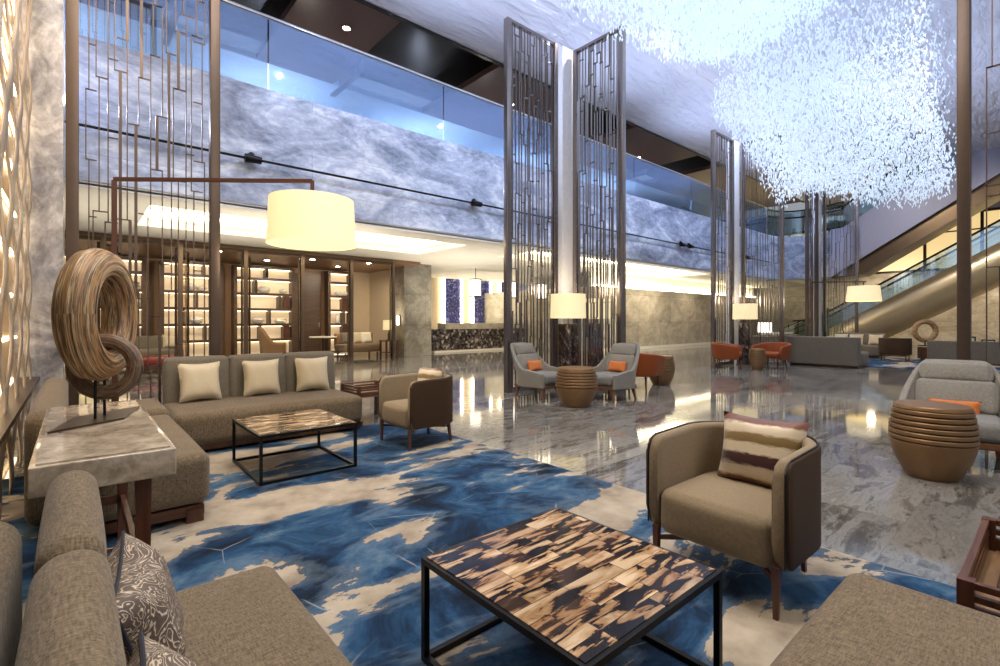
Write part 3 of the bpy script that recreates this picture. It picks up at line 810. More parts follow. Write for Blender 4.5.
# ------------------------------------------------------------------ coffee tables
def coffee_table(label, loc, w, d, h=.375):
    t = thing('coffee_table', label, 'coffee table', loc, 0, 'petrified wood coffee tables'); f = .022
    for x in (f/2, w-f/2):
        for y in (f/2, d-f/2):
            b = MB(); b.box((x, y, h/2), (f, f, h)); b.build('leg', 'black metal', t, False)
    for y in (f/2, d-f/2):
        for z in (f/2, h-f/2):
            b = MB(); b.box((w/2, y, z), (w-2*f, f, f)); b.build('rail', 'black metal', t, False)
    for x in (f/2, w-f/2):
        for z in (f/2, h-f/2):
            b = MB(); b.box((x, d/2, z), (f, d-2*f, f)); b.build('rail', 'black metal', t, False)
    b = MB(); b.box((w/2, d/2, h-.012), (w-.03, d-.03, .03)); b.build('table_top', 'petrified wood', t, False)
    return t
coffee_table('near square coffee table topped with petrified wood blocks on a black frame', (.955, .775, .012), .735, .765)
coffee_table('far coffee table topped with petrified wood blocks in front of the three panel sofa', (1.045, 3.95, .012), .77, .85)

# ------------------------------------------------------------------ console, ring sculpture
c = thing('console_table', 'marble topped console table with walnut legs carrying the ring sculpture', 'console table', (-.11, 2.08, .012))
b = MB(); b.box((.192, .68, .738), (.385, 1.36, .096), bev=.006); b.build('marble_top', 'table marble', c)
b = MB(); b.box((.192, .68, .789), (.35, 1.325, .006)); b.build('top_inlay', 'table marble', c, False)
for x, y in ((.30, .16), (.06, .16), (.30, 1.2), (.06, 1.2)):
    b = MB(); b.bar((x, y, 0), (x, y, .69), .036, .036, (1, 0, 0), .05, .05); b.build('leg', 'walnut', c, False)
b = MB(); b.box((.18, .16, .30), (.24, .022, .045)); b.build('stretcher', 'walnut flat', c, False)
b = MB(); b.box((.18, 1.2, .30), (.24, .022, .045)); b.build('stretcher', 'walnut flat', c, False)
b = MB(); b.box((.30, .68, .30), (.022, 1.0, .045)); b.build('stretcher', 'walnut flat', c, False)
b = MB(); b.box((.195, .40, .33), (.30, .014, .014)); b.build('rod', 'chrome', c, False)
u = Vector((.573, .815, 0)).normalized(); ang = R(68)
rs = thing('ring_sculpture', 'large driftwood ring sculpture with a small interlocked ring on the marble console', 'sculpture', (.085, 2.875, .804), ang)
b = MB(); b.torus(.228, .070, 96, 84, T((0, 0, .475)), lambda a, q: 1+.022*math.sin(13*q+.5*math.sin(a))+.018*math.sin(22*q+1+.4*math.sin(2*a))+.014*math.sin(31*q+2))
o = b.build('large_ring', 'driftwood', rs, True, 80)
o.data.transform(Matrix.Translation((0, 0, -.475))); o.location = (0, 0, .475)
b = MB(); b.torus(.118, .032, 72, 48, None, lambda a, q: 1+.035*math.sin(8*q+.5*math.sin(a))+.025*math.sin(15*q))
o = b.build('small_ring', 'driftwood dark', rs, True, 80); o.location = (.03, -.01, .235); o.rotation_euler = (0, 0, R(88))
for x in (-.045, .05):
    b = MB(); b.cyl((x, 0, .01), (x, 0, .20), .006, seg=8); b.build('rod', 'black metal', rs)
b = MB(); b.prism([(-.30, .02), (-.03, -.115), (.30, -.02), (.03, .115)], 0, .009, 'z', T((0, 0, 0), R(-8))); b.build('base_plate', 'dark bronze', rs, False)

# ------------------------------------------------------------------ arc lamp
def drum(mb, r0, r1, z0, z1, th=.006, seg=48):
    mb.lathe([(r0, z0), (r1, z1), (r1-th, z1), (r0-th, z0), (r0, z0)], seg)
a = thing('arc_lamp', 'tall rust coloured arc lamp with a big cream drum shade over the rug', 'floor lamp', (.30, 6.30, 0))
b = MB(); b.box((0, .0, .015), (.3, .12, .03)); b.build('base', 'rust metal', a, False)
b = MB(); b.box((0, 0, 1.35), (.045, .045, 2.64)); b.build('post', 'rust metal', a, False)
e = Vector((1.54, -1.24, 0))
b = MB(); b.bar((0, 0, 2.685), (e.x, e.y, 2.685), .032, .036); b.build('arm', 'rust metal', a, False)
b = MB(); b.box((e.x, e.y, 2.57), (.03, .03, .24)); b.build('hanger', 'rust metal', a, False)
b = MB(); drum(b, .43, .41, 2.03, 2.49); sh = b.build('lamp_shade', 'lamp shade', a); sh.location = (e.x, e.y, 0)
b = MB(); b.lathe([(0, 2.07), (.415, 2.07), (.415, 2.08), (0, 2.08)], 40); dfu = b.build('diffuser', 'lamp shade', a); dfu.location = (e.x, e.y, 0)

# ------------------------------------------------------------------ tray tables
def tray_table(label, loc, rz, w=.6, d=.5, h=.5):
    t = thing('tray_table', label, 'side table', loc, rz, None)
    for x in (.02, w-.02):
        for y in (.02, d-.02):
            b = MB(); b.box((x, y, h/2), (.04, .04, h)); b.build('leg', 'walnut', t, False)
    b = MB(); b.box((w/2, d/2, h-.13), (w-.02, d-.02, .02)); b.build('tray_bottom', 'tray wood', t, False)
    for y in (.012, d-.012):
        for z in (h-.012, h-.05): b = MB(); b.box((w/2, y, z), (w-.06, .02, .02)); b.build('rail', 'walnut flat', t, False)
        b = MB(); b.box((w/2, y, h-.10), (w-.06, .018, .05)); b.build('apron', 'walnut flat', t, False)
    for x in (.012, w-.012):
        for z in (h-.012, h-.05): b = MB(); b.box((x, d/2, z), (.02, d-.06, .02)); b.build('rail', 'walnut flat', t, False)
        b = MB(); b.box((x, d/2, h-.10), (.018, d-.06, .05)); b.build('apron', 'walnut flat', t, False)
    return t
tt = tray_table('dark walnut tray table at the right edge behind the bench', (2.06, -.36, 0), 0, .74, .58, .455)
tray_table('small dark walnut tray table between the three panel sofa and the far tub armchair', (2.56, 5.55, 0), 0, .5, .5, .46)
b = MB(); b.box((0, 0, .015), (.26, .34, .03), bev=.006); o = b.build('leather_folder', 'leather brown', None); o.location = (2.45, -.02, .336); tag(o, 'dark brown folder lying in the walnut tray table at the right edge', 'folder')

# ------------------------------------------------------------------ barrel tables
def barrel(label, loc, group='slatted barrel tables', s=1):
    t = thing('barrel_table', label, 'side table', loc, 0, group)
    b = MB(); b.lathe([(0, 0), (.175, 0), (.19, .012), (.225, .07), (.27, .15), (.298, .23), (.308, .285), (.302, .29), (0, .29)], 40); b.build('lower_body', 'barrel bronze', t, True, 30)
    b = MB(); b.lathe([(0, .288), (.288, .288), (.285, .40), (.262, .535), (0, .535)], 32); b.build('core', 'barrel groove', t)
    for k in range(6):
        z = .298+k*.041; r = .314-.00015*k-.0011*k*k
        b = MB(); b.lathe([(r-.05, z), (r-.004, z), (r, z+.005), (r-.001, z+.025), (r-.006, z+.031), (r-.05, z+.031)], 40); b.build('ring', 'barrel bronze', t, True, 30)
    b = MB(); b.lathe([(0, .535), (.27, .535), (.278, .542), (.272, .562), (.262, .57), (0, .57)], 40); b.build('top', 'barrel bronze', t, True, 30)
    t.scale = (s, s, 1.02); return t
BT = barrel('largest bronze slatted barrel table, in front of the grey armchair on the right', (5.2, .70, 0), s=.89)
dup(BT, (5.56, 4.70, 0), 1, 'bronze slatted barrel table between the two grey armchairs in the middle', scale=(.98, .98, 1.0))
dup(BT, (8.70, 5.20, 0), 2, 'small slatted barrel table behind the orange armchair in the middle', scale=(.85, .85, 1))
dup(BT, (13.14, 5.14, 0), 2, 'small slatted barrel table between the two orange armchairs', scale=(.64, .64, .95))

# ------------------------------------------------------------------ grey winged lounge chairs
def lounge_chair(label, loc, rz):
    t = thing('lounge_armchair', label, 'armchair', loc, rz, 'grey winged armchairs')
    def shell(u, v):
        (x, y), (nx, ny) = tub_path(u, .36, .30, -.34, .22)
        c = abs(u-.5)*2                    # 0 at the middle of the back, 1 at the arm fronts
        hi, lo = .90, .50
        k = max(0, min(1, (c-.27)/.30)); k = k*k*(3-2*k)
        top = hi + (lo-hi)*k - .06*max(0, c-.62)/.38
        z0 = .19 + .03*max(0, c-.5)
        z = z0 + (top-z0)*v
        hgt = max(0, (z-.45)/.45)
        lean = .05*v
        x2 = x + nx*lean - .15*hgt
        y2 = (y + ny*lean*.6)*(1-.17*hgt**1.5)
        return (x2, y2, z)
    b = MB(); b.surf(shell, 57, 14)
    b.build('back_shell', 'grey weave', t, True, 80, mods=(('SOLIDIFY', {'thickness': .055, 'offset': -1}), ('SUBSURF', {'levels': 1, 'render_levels': 1})))
    b = MB(); b.soft((.0, 0, .335), (.60, .56, .17), .05, .016, 5); b.build('seat_cushion', 'seat grey', t)
    b = MB(); b.soft((0, 0, 0), (.085, .52, .32), .04, .016, 5, T((-.275, 0, .565), ry=R(-17))); b.build('lumbar_pad', 'grey weave', t)
    b = MB(); b.soft((0, 0, 0), (.085, .46, .20), .04, .018, 5, T((-.355, 0, .795), ry=R(-17))); b.build('head_pad', 'grey weave', t)
    b = MB(); b.soft((-.02, 0, .215), (.60, .62, .07), .02, 0, 2); b.build('seat_frame', 'teak leg', t)
    for x, y, dx, dy in ((.24, .29, .02, .015), (.24, -.29, .02, -.015), (-.27, .25, -.06, .02), (-.27, -.25, -.06, -.02)):
        b = MB(); b.bar((x+dx, y+dy, 0), (x, y, .22), .024, .024, (1, 0, 0), .045, .045); b.build('leg', 'teak leg', t, False)
    return t
LC = lounge_chair('grey winged armchair at the right edge behind the large barrel table', (5.98, .64, 0), R(187)); LC.scale = (1.04, 1.06, .96)
dup(LC, (5.78, 5.62, 0), R(-82), 'left grey winged armchair of the middle pair, turned to the right', scale=(1, 1, .97))
dup(LC, (6.48, 4.80, 0), R(176), 'right grey winged armchair of the middle pair, turned to the left', scale=(1, 1, .97))
def lumbar(label, loc, rz): return cushion(label, loc, rz, R(-16), .36, .18, .11, 'orange linen', 'orange lumbar cushions', None, 5, 'lumbar_cushion')
lumbar('orange lumbar cushion in the grey armchair at the right edge', (6.085, .66, .35), R(-83))
lumbar('orange lumbar cushion in the left grey armchair of the middle pair', (5.765, 5.735, .425), R(8))
lumbar('orange lumbar cushion in the right grey armchair of the middle pair', (6.635, 4.77, .425), R(-94))

# ------------------------------------------------------------------ low orange tub chairs
def orange_chair(label, loc, rz):
    t = thing('orange_armchair', label, 'armchair', loc, rz, 'low orange armchairs')
    b = MB(); tub_shell(b, 0, .06, .25, lambda u: .70-.10*abs(u-.5)*2, cut=.1, lean=.12); b.build('shell', 'leather orange', t, True, 60)
    b = MB(); b.soft((.0, 0, .36), (.60, .60, .15), .05, .012, 5); b.build('seat', 'leather orange', t, True, 60)
    for x, y, dx, dy in ((.24, .27, .03, .03), (.24, -.27, .03, -.03), (-.22, .22, -.05, .03), (-.22, -.22, -.05, -.03)):
        b = MB(); b.bar((x+dx, y+dy, 0), (x, y, .27), .02, .02, (1, 0, 0), .034, .034); b.build('leg', 'walnut', t, False)
    return t
OC = orange_chair('low orange armchair seen from behind beside the right grey armchair of the middle pair', (7.92, 5.2, 0), R(12))
dup(OC, (13.1, 5.85, 0), R(-72), 'low orange armchair under the second lattice screen, left of the small barrel table')
dup(OC, (13.85, 5.05, 0), R(172), 'low orange armchair between the small barrel table and the long grey sofa back')
dup(OC, (9.1, -.08, 0), R(160), 'low orange armchair cut off by the right edge of the photo')
cushion('orange cushion standing in the orange armchair beside the middle pair', (7.86, 5.30, .44), R(40), R(-10), .38, .30, .12, 'orange linen', None, None, 9)

# ------------------------------------------------------------------ box based floor lamps
def box_lamp(label, loc, s=1):
    t = thing('floor_lamp', label, 'floor lamp', loc, 0, 'marble box floor lamps')
    b = MB(); b.box((0, 0, .61), (.26, .26, 1.18), bev=.01); b.build('marble_base', 'dark marble', t)
    b = MB(); b.box((0, 0, .012), (.34, .34, .024)); b.build('foot_plate', 'bronze metal', t, False)
    b = MB(); b.cyl((0, 0, 1.2), (0, 0, 1.55), .012, seg=8); b.build('stem', 'bronze metal', t)
    b = MB(); drum(b, .325, .315, 1.30, 1.74); b.build('lamp_shade', 'lamp shade', t)
    b = MB(); b.lathe([(0, 1.34), (.31, 1.34), (.31, 1.346), (0, 1.346)], 32); b.build('diffuser', 'lamp shade', t)
    t.scale = (s, s, s); return t
BL = box_lamp('dark marble floor lamp glowing between the first folded pair of screens', (6.82, 5.96, 0), 1.0)
dup(BL, (8.75, 6.85, 0), 0, 'glowing floor lamp seen through the right lattice screen of the first pair')
dup(BL, (14.44, 5.98, 0), 0, 'dark marble floor lamp glowing between the second folded pair of screens', scale=(1, 1, 1))
# ------------------------------------------------------------------ second seating group, far right
b = MB(); b.box((0, 0, .006), (4.3, 6.2, .012)); o = b.build('area_rug', 'rug wool', None, False); o.location = (18.5, 2.0, 0); tag(o, 'blue rug under the far seating group on the right', 'rug')
s = thing('far_sofa', 'long dark taupe sofa seen from behind, left of the far blue rug', 'sofa', (15.35, 3.5, .0))
b = MB(); b.soft((.12, .85, .44), (.24, 1.70, .76), .03, 0, 3); b.build('back', 'far tweed', s)
b = MB(); b.soft((.62, .85, .24), (.80, 1.70, .36), .05, .01, 4); b.build('seat', 'far tweed', s)
b = MB(); b.box((.5, .85, .035), (.8, 1.6, .07)); b.build('plinth', 'walnut', s, False)
s = thing('far_sofa', 'taupe sofa with pale cushions facing the camera beyond the far rug', 'sofa', (19.9, 3.95, .012))
b = MB(); b.soft((.75, .75, .45), (.22, 1.5, .74), .05, .01, 4); b.build('back', 'far tweed', s)
b = MB(); b.soft((.38, .75, .25), (.72, 1.5, .34), .05, .01, 4); b.build('seat', 'far tweed', s)
b = MB(); b.box((.45, .75, .04), (.7, 1.4, .08)); b.build('plinth', 'walnut', s, False)
for i, y in enumerate((4.2, 4.75, 5.2)):
    cushion('pale cushion on the far sofa, %s' % ('nearest the dark armchair', 'in the middle of the three', 'furthest from the dark armchair')[i], (20.45, y, .43), R(-90), R(-14), .42, .38, .14, 'cream silk', 'pale cushions on the far sofa', None, 20+i)
t2 = dup(t1, (19.2, 3.45, .012), R(10), 'dark backed tub armchair on the far blue rug, seen from behind', None); t2.scale = (1, 1.05, 1.0)
s = thing('far_sofa', 'low taupe sofa back on the far right with dark frames standing behind it', 'sofa', (19.2, .2, .012))
b = MB(); b.soft((.12, 1.25, .36), (.24, 2.5, .60), .03, 0, 3); b.build('back', 'far tweed', s)
b = MB(); b.soft((.62, 1.25, .24), (.80, 2.5, .34), .05, .01, 4); b.build('seat', 'far tweed', s)
b = MB(); b.box((.5, 1.25, .035), (.8, 2.4, .07)); b.build('plinth', 'walnut', s, False)
c = thing('sideboard', 'long dark sideboard behind the far low sofa', 'sideboard', (20.4, -.2, 0))
b = MB(); b.box((.25, 1.7, .24), (.5, 3.2, .36)); b.build('body', 'shelf wood', c, False)
b = MB(); b.box((.25, 1.7, .44), (.56, 3.3, .04)); b.build('top', 'table marble', c, False)
for y in (.9, 2.5):
    b = MB(); b.box((-.006, y, .25), (.02, 1.45, .28)); d = b.build('door', 'walnut', c, False)
    b = MB(); b.box((-.02, y-.55, .26), (.02, .02, .16)); b.build('handle', 'chrome', d, False)
for x, y in ((.06, .2), (.44, .2), (.06, 3.2), (.44, 3.2)):
    b = MB(); b.box((x, y, .03), (.06, .06, .06)); b.build('foot', 'walnut', c, False)
r2 = thing('ring_sculpture', 'small pale ring sculpture far away on the sideboard below the gold escalator', 'sculpture', (20.6, 2.94, .46), R(-50))
b = MB(); b.torus(.30, .075, 48, 14, T((0, 0, .47)), lambda a, q: 1+.05*math.sin(7*q)); b.build('ring', 'driftwood', r2, True, 80)
b = MB(); b.cyl((0, 0, 0), (0, 0, .12), .02, seg=8); b.build('stand', 'black metal', r2)
b = MB(); b.box((0, 0, .01), (.3, .16, .02)); b.build('base_plate', 'black metal', r2, False)
for i, (y, w, h, lab) in enumerate(((1.95, .34, .30, 'dark picture frame on the far sideboard next to the ring'), (1.5, .26, .22, 'smaller dark picture frame on the far sideboard, second from the ring'), (.5, .5, .16, 'low dark box on the far sideboard right of the bronze post'))):
    t = thing('picture_frame' if i < 2 else 'storage_box', lab, 'frame' if i < 2 else 'box', (20.6, y, .46), 0)
    if i < 2:
        for sy in (-1, 1): b = MB(); b.box((0, sy*w/2, h/2), (.03, .03, h)); b.build('upright', 'black metal', t, False)
        b = MB(); b.box((0, 0, h), (.03, w+.03, .03)); b.box((0, 0, .015), (.03, w, .03)); b.build('border', 'black metal', t, False)
        b = MB(); b.box((.008, 0, h/2), (.008, w-.02, h-.02)); b.build('picture', 'card cream', t, False)
    else:
        b = MB(); b.box((0, 0, h/2), (.3, w, h), bev=.01); b.build('body', 'dark panel', t)
        b = MB(); b.box((0, 0, h+.01), (.32, w+.02, .02)); b.build('lid', 'dark panel', t, False)
c = thing('counter', 'low stone topped counter beyond the long grey sofa back', 'counter', (18.3, 6.9, 0))
b = MB(); b.box((1.6, .3, .35), (3.2, .6, .68)); b.build('body', 'far tweed', c, False)
b = MB(); b.box((1.6, .3, .71), (3.3, .7, .04)); b.build('top', 'table marble', c, False)
for i in range(6):
    t = thing('place_setting_bowl', 'white bowl in the row on the far counter', 'bowl', (18.6+.5*i, 7.05, .73), 0, 'white bowls along the far counter')
    b = MB(); b.lathe([(0, 0), (.06, 0), (.07, .015), (.13, .07), (.135, .09), (.125, .085), (.06, .025), (0, .02)], 16); b.build('bowl', 'porcelain', t)
    b = MB(); b.lathe([(.03, -.0), (.08, .0), (.08, .01), (.03, .01)], 14); b.build('foot_ring', 'slate pot', t)
t = thing('table_lamp', 'white square table lamp on the far counter left of the dark lattice screen', 'table lamp', (19.35, 7.3, .73))
b = MB(); b.lathe([(0, 0), (.09, 0), (.05, .05), (.03, .14), (0, .14)], 16); b.build('base', 'dark bronze', t)
b = MB(); b.lathe([(.24, .10), (.22, .46), (.214, .46), (.234, .10), (.24, .10)], 4, T((0, 0, 0), R(20))); b.build('lamp_shade', 'lantern', t, False)
a = thing('arc_lamp', 'far arc lamp with a cream drum shade in front of the lower escalator', 'floor lamp', (18.0, 5.35, 0))
b = MB(); b.box((0, 0, .015), (.3, .3, .03)); b.build('base', 'dark bronze', a, False)
b = MB(); b.box((0, 0, 1.28), (.045, .045, 2.5)); b.build('post', 'dark bronze', a, False)
b = MB(); b.bar((0, 0, 2.5), (1.0, -1.2, 2.5), .035, .035); b.build('arm', 'dark bronze', a, False)
b = MB(); b.box((.96, -1.15, 2.42), (.03, .03, .16)); b.build('hanger', 'dark bronze', a, False)
b = MB(); drum(b, .47, .42, 1.88, 2.36); o = b.build('lamp_shade', 'lamp shade', a); o.location = (.96, -1.15, 0)
b = MB(); b.lathe([(0, 1.92), (.45, 1.92), (.45, 1.93), (0, 1.93)], 32); o = b.build('diffuser', 'lamp shade', a); o.location = (.96, -1.15, 0)

# ------------------------------------------------------------------ glazed partition of the shelf lounge
p = thing('glazed_partition', 'row of tall glazed frames with polished posts in front of the lit shelves', 'partition', (0, 14.55, 0))
px = [-1.0, .5, 2.0, 3.5, 5.0, 6.5, 7.95]
for x in px:
    b = MB(); b.box((x, 0, 1.6), (.10, .08, 3.2)); b.build('post', 'bronze metal', p, False)
for i in range(len(px)-1):
    b = MB(); b.box(((px[i]+px[i+1])/2, 0, 3.14), (px[i+1]-px[i]-.1, .05, .08)); b.build('header', 'dark bronze', p, False)
    # each bay has a turned leaf, hinged at its right post
    x = px[i+1]-.09; L = .78
    b = MB(); M = T((x, .04, 0), R(62))
    for q in (0, L): b.box((q, 0, 1.56), (.05, .04, 3.04), M)
    for z in (.07, 3.06): b.box((L/2, 0, z), (L, .04, .05), M)
    lf = b.build('door_leaf', 'dark bronze', p, False)
    b = MB(); b.box((L/2, 0, 1.56), (L-.05, .012, 2.95), M); b.build('glass_pane', 'bronze glass', lf, False)

# ------------------------------------------------------------------ backlit bookcases
rnS = random.Random(2)
def bookcase(label, x0, w, seed, ncol, y=18.1):
    t = thing('bookcase', label, 'bookcase', (x0, y, 0), 0, 'lit bookcases'); rn = random.Random(seed)
    b = MB(); b.box((w/2, .17, 1.55), (w-.08, .02, 3.0)); b.build('backlit_panel', 'niche light', t, False)
    for x in (.05, w-.05):
        b = MB(); b.box((x, 0, 1.55), (.10, .36, 3.1)); b.build('side_panel', 'shelf wood', t, False)
    lev = [.08, .60, 1.12, 1.64, 2.16, 2.68, 3.08]; spots = []
    for z in lev:
        b = MB(); b.box((w/2, .0, z), (w-.12, .34, .085)); sf = b.build('shelf', 'shelf wood', t, False)
        b = MB(); b.box((w/2, .06, z-.052), (w-.16, .03, .016)); b.build('light_strip', 'niche strip', sf, False)
    for k in range(len(lev)-1):
        n = rn.choice(ncol); cut = sorted(rn.uniform(.2, .8)*w for _ in range(n))
        for x in cut:
            b = MB(); b.box((x, .0, (lev[k]+lev[k+1])/2), (.07, .34, lev[k+1]-lev[k]-.085)); b.build('divider', 'shelf wood', t, False)
        # a solid wood block hides part of some niches
        spots.append((lev[k]+.0425, [0]+cut+[w]))
    for k in (1, 3):
        z = (lev[k]+lev[k+1])/2; b = MB(); b.box((w-.26, .03, z), (.22, .26, lev[k+1]-lev[k]-.085)); b.build('wood_block', 'walnut', t, False)
    return t, spots
units = [('backlit bookcase furthest left, seen through the ring sculpture', -.75, 2.35, 1, (1, 2)), ('backlit bookcase behind the left lattice screen post', 1.95, 1.7, 2, (1, 1)),
         ('backlit bookcase between the screen post and the brown door', 3.95, 1.95, 3, (1, 2)), ('narrow backlit bookcase right of the brown door', 7.1, .95, 5, (0, 1))]
deco = []
for lab, x0, w, sd, nc in units:
    t, sp = bookcase(lab, x0, w, sd, nc); deco.append((x0, w, sp))
db = MB(); db.box((6.5, 18.38, 1.5), (1.0, .06, 3.0)); d1 = struct('door_1', db, 'shelf wood', label='brown door between the lit bookcases')
b = MB(); b.box((6.9, 18.32, 1.1), (.03, .08, .22)); b.build('door_handle', 'chrome', d1, False)
# pale shells, bowls and vases standing in the niches
def shell_vase(mb, k):
    if k == 0: mb.lathe([(0, 0), (.09, 0), (.16, .05), (.20, .12), (.17, .19), (.09, .235), (.06, .24), (0, .22)], 20)
    elif k == 1: mb.lathe([(0, 0), (.05, 0), (.11, .04), (.13, .09), (.11, .14), (.05, .16), (0, .15)], 18)
    else: mb.lathe([(0, 0), (.05, .0), (.06, .06), (.10, .16), (.07, .26), (.035, .31), (.045, .335), (0, .33)], 18)
protos = []
WH = {(2, 0): 0}
places = [(0, 4, .78, 0, 'round pale vase in the leftmost bookcase'), (0, 3, .55, 1, 'small pale bowl in the leftmost bookcase'), (0, 3, .86, 0, 'wide pale vase in the leftmost bookcase beside the screen bars'),
          (1, 4, .45, 0, 'round pale vase on the upper shelf behind the screen bars'), (1, 4, .68, 1, 'small pale bowl on the upper shelf behind the screen bars'), (1, 2, .55, 0, 'pale shell vase on the lower shelf next to the screen post'),
          (2, 4, .34, 0, 'largest pale shell vase on the top shelf left of the brown door'), (2, 4, .80, 1, 'small pale bowl on the top shelf left of the brown door'), (2, 2, .24, 0, 'wide pale shell on the middle shelf left of the brown door'),
          (2, 2, .55, 1, 'middle small pale bowl in the row of three left of the brown door'), (2, 2, .80, 1, 'right small pale bowl in the row of three left of the brown door'), (3, 4, .42, 1, 'left small pale bowl in the narrow bookcase'),
          (3, 4, .72, 1, 'right small pale bowl in the narrow bookcase'), (3, 2, .50, 2, 'pale upright vase in the narrow bookcase')]
for u_, lv, f, kd, lab in places:
    x0, w, sp = deco[u_]; z, cuts = sp[lv]; x = x0+f*w
    for cc in cuts:
        if abs(x-(x0+cc)) < .24: x = x0+cc+(.27 if cc+.5 < w else -.27)
    x = min(max(x, x0+.3), x0+w-.3)
    t = thing('vase' if kd != 1 else 'bowl', lab, 'vase' if kd != 1 else 'bowl', (x, 17.96, z), 0, 'pale pottery in the bookcases')
    b = MB(); shell_vase(b, kd); b.build('body', 'porcelain', t)
    b = MB(); b.lathe([(.02, .0), (.055, 0), (.06, .008), (.02, .008)], 14); b.build('foot_ring', 'slate pot', t)

# ------------------------------------------------------------------ furniture of the shelf lounge
s = thing('leather_ottoman', 'red leather ottoman behind the ring sculpture', 'ottoman', (1.0, 14.0, 0))
b = MB(); b.soft((.45, .3, .30), (.9, .6, .22), .06, .02, 4); b.build('cushion_top', 'leather red', s)
b = MB(); b.box((.45, .3, .15), (.84, .54, .09)); b.build('frame', 'walnut flat', s, False)
for x in (.06, .84):
    for y in (.06, .54): b = MB(); b.box((x, y, .06), (.05, .05, .12)); b.build('leg', 'walnut', s, False)
s = thing('lounge_sofa', 'grey patterned sofa below the backlit bookcases on the left', 'sofa', (.6, 16.9, 0))
b = MB(); b.soft((.9, .62, .56), (1.8, .2, .5), .06, .01, 4); b.build('back', 'sofa charcoal', s)
b = MB(); b.soft((.9, .3, .30), (1.8, .75, .28), .06, .015, 4); b.build('seat', 'sofa charcoal', s)
for x in (.1, 1.7):
    for y in (.05, .6): b = MB(); b.box((x, y, .08), (.05, .05, .16)); b.build('leg', 'walnut', s, False)
cushion('pale cushion on the grey patterned lounge sofa', (2.15, 17.35, .45), R(0), R(-14), .42, .42, .14, 'cream silk', None, None, 31)
s = thing('wing_armchair', 'brown wing armchair behind the three panel sofa, below the bookcases', 'armchair', (4.65, 16.1, 0), R(-20))
def wing(u, v):
    (x, y), (nx, ny) = tub_path(u, .42, .36, -.36, .25); c = abs(u-.5)*2
    k = max(0, min(1, (c-.35)/.35)); top = 1.05-.48*k*k*(3-2*k); z = .22+(top-.22)*v
    return (x-.14*max(0, z-.45), y*(1-.12*max(0, z-.5)), z)
b = MB(); b.surf(wing, 40, 8); b.build('shell', 'tan leather cloth', s, True, 80, mods=(('SOLIDIFY', {'thickness': .06, 'offset': -1}), ('SUBSURF', {'levels': 1, 'render_levels': 1})))
b = MB(); b.soft((.02, 0, .36), (.66, .7, .2), .06, .02, 4); b.build('seat', 'tan leather cloth', s)
for x, y in ((.28, .33), (.28, -.33), (-.28, .28), (-.28, -.28)): b = MB(); b.bar((x, y, 0), (x*.95, y*.95, .26), .025, .025, (1, 0, 0), .045, .045); b.build('leg', 'walnut', s, False)
s = thing('round_table', 'small white topped round table in front of the brown door', 'table', (6.4, 16.6, 0))
b = MB(); b.lathe([(0, .68), (.44, .68), (.45, .69), (.45, .715), (.44, .725), (0, .725)], 28); b.build('table_top', 'porcelain', s)
b = MB(); b.lathe([(0, 0), (.25, 0), (.25, .02), (.05, .05), (.04, .68), (0, .68)], 20); b.build('pedestal', 'dark bronze', s)
s = thing('lounge_sofa', 'brown lounge sofa with white cushions right of the brown door', 'sofa', (6.9, 16.0, 0))
b = MB(); b.soft((.65, .70, .55), (1.4, .2, .56), .06, .01, 4); b.build('back', 'tan leather cloth', s)
b = MB(); b.soft((.65, .35, .31), (1.4, .8, .28), .06, .015, 4); b.build('seat', 'taupe wool', s)
for x in (.06, 1.24):
    for y in (.05, .7): b = MB(); b.box((x, y, .08), (.05, .05, .16)); b.build('leg', 'walnut', s, False)
for i, x in enumerate((7.2, 7.62, 7.98)):
    cushion(('white cushion on the brown lounge sofa nearest the door', 'white cushion in the middle of the brown lounge sofa', 'white cushion on the brown lounge sofa nearest the lamp')[i], (x, 16.5, .455), R(8), R(-16), .42, .42, .14, ('far tweed', 'cream silk', 'card cream')[i], 'cushions on the brown lounge sofa', None, 40+i)
s = thing('lounge_side_table', 'dark side table carrying the lit lamp near the stone pillar', 'side table', (8.05, 15.25, 0))
b = MB(); b.box((.25, .25, .56), (.5, .5, .04)); b.build('table_top', 'walnut flat', s, False)
for x in (.04, .46):
    for y in (.04, .46): b = MB(); b.box((x, y, .27), (.05, .05, .54)); b.build('leg', 'walnut', s, False)
b = MB(); b.box((.25, .25, .16), (.44, .44, .03)); b.build('lower_shelf', 'walnut flat', s, False)
s = thing('table_lamp', 'warm glowing table lamp on the dark side table near the stone pillar', 'table lamp', (8.3, 15.5, .58))
b = MB(); b.lathe([(0, 0), (.08, 0), (.08, .02), (.04, .05), (.05, .2), (.015, .3), (.015, .42), (0, .42)], 18); b.build('base', 'dark bronze', s)
b = MB(); drum(b, .21, .20, .36, .70); b.build('lamp_shade', 'lamp shade', s)
s = thing('table_lamp', 'cream table lamp seen through the hole of the ring sculpture', 'table lamp', (.33, 17.2, .0))
b = MB(); b.lathe([(0, 0), (.15, 0), (.15, .03), (.025, .05), (.02, .85), (0, .85)], 18); b.build('base', 'dark bronze', s)
b = MB(); drum(b, .27, .24, .75, 1.18); b.build('lamp_shade', 'lamp shade', s)
s = thing('cream_screen', 'small cream screen fixed on the stone pillar edge', 'wall lamp', (8.72, 15.55, 1.27))
b = MB(); b.box((-.03, 0, 0), (.05, .16, .34)); b.build('lamp_shade', 'lantern', s, False)  # face of the cream screen; its glow is put into the material
b = MB(); b.box((-.01, 0, 0), (.03, .2, .38)); b.build('back_plate', 'bronze metal', s, False)

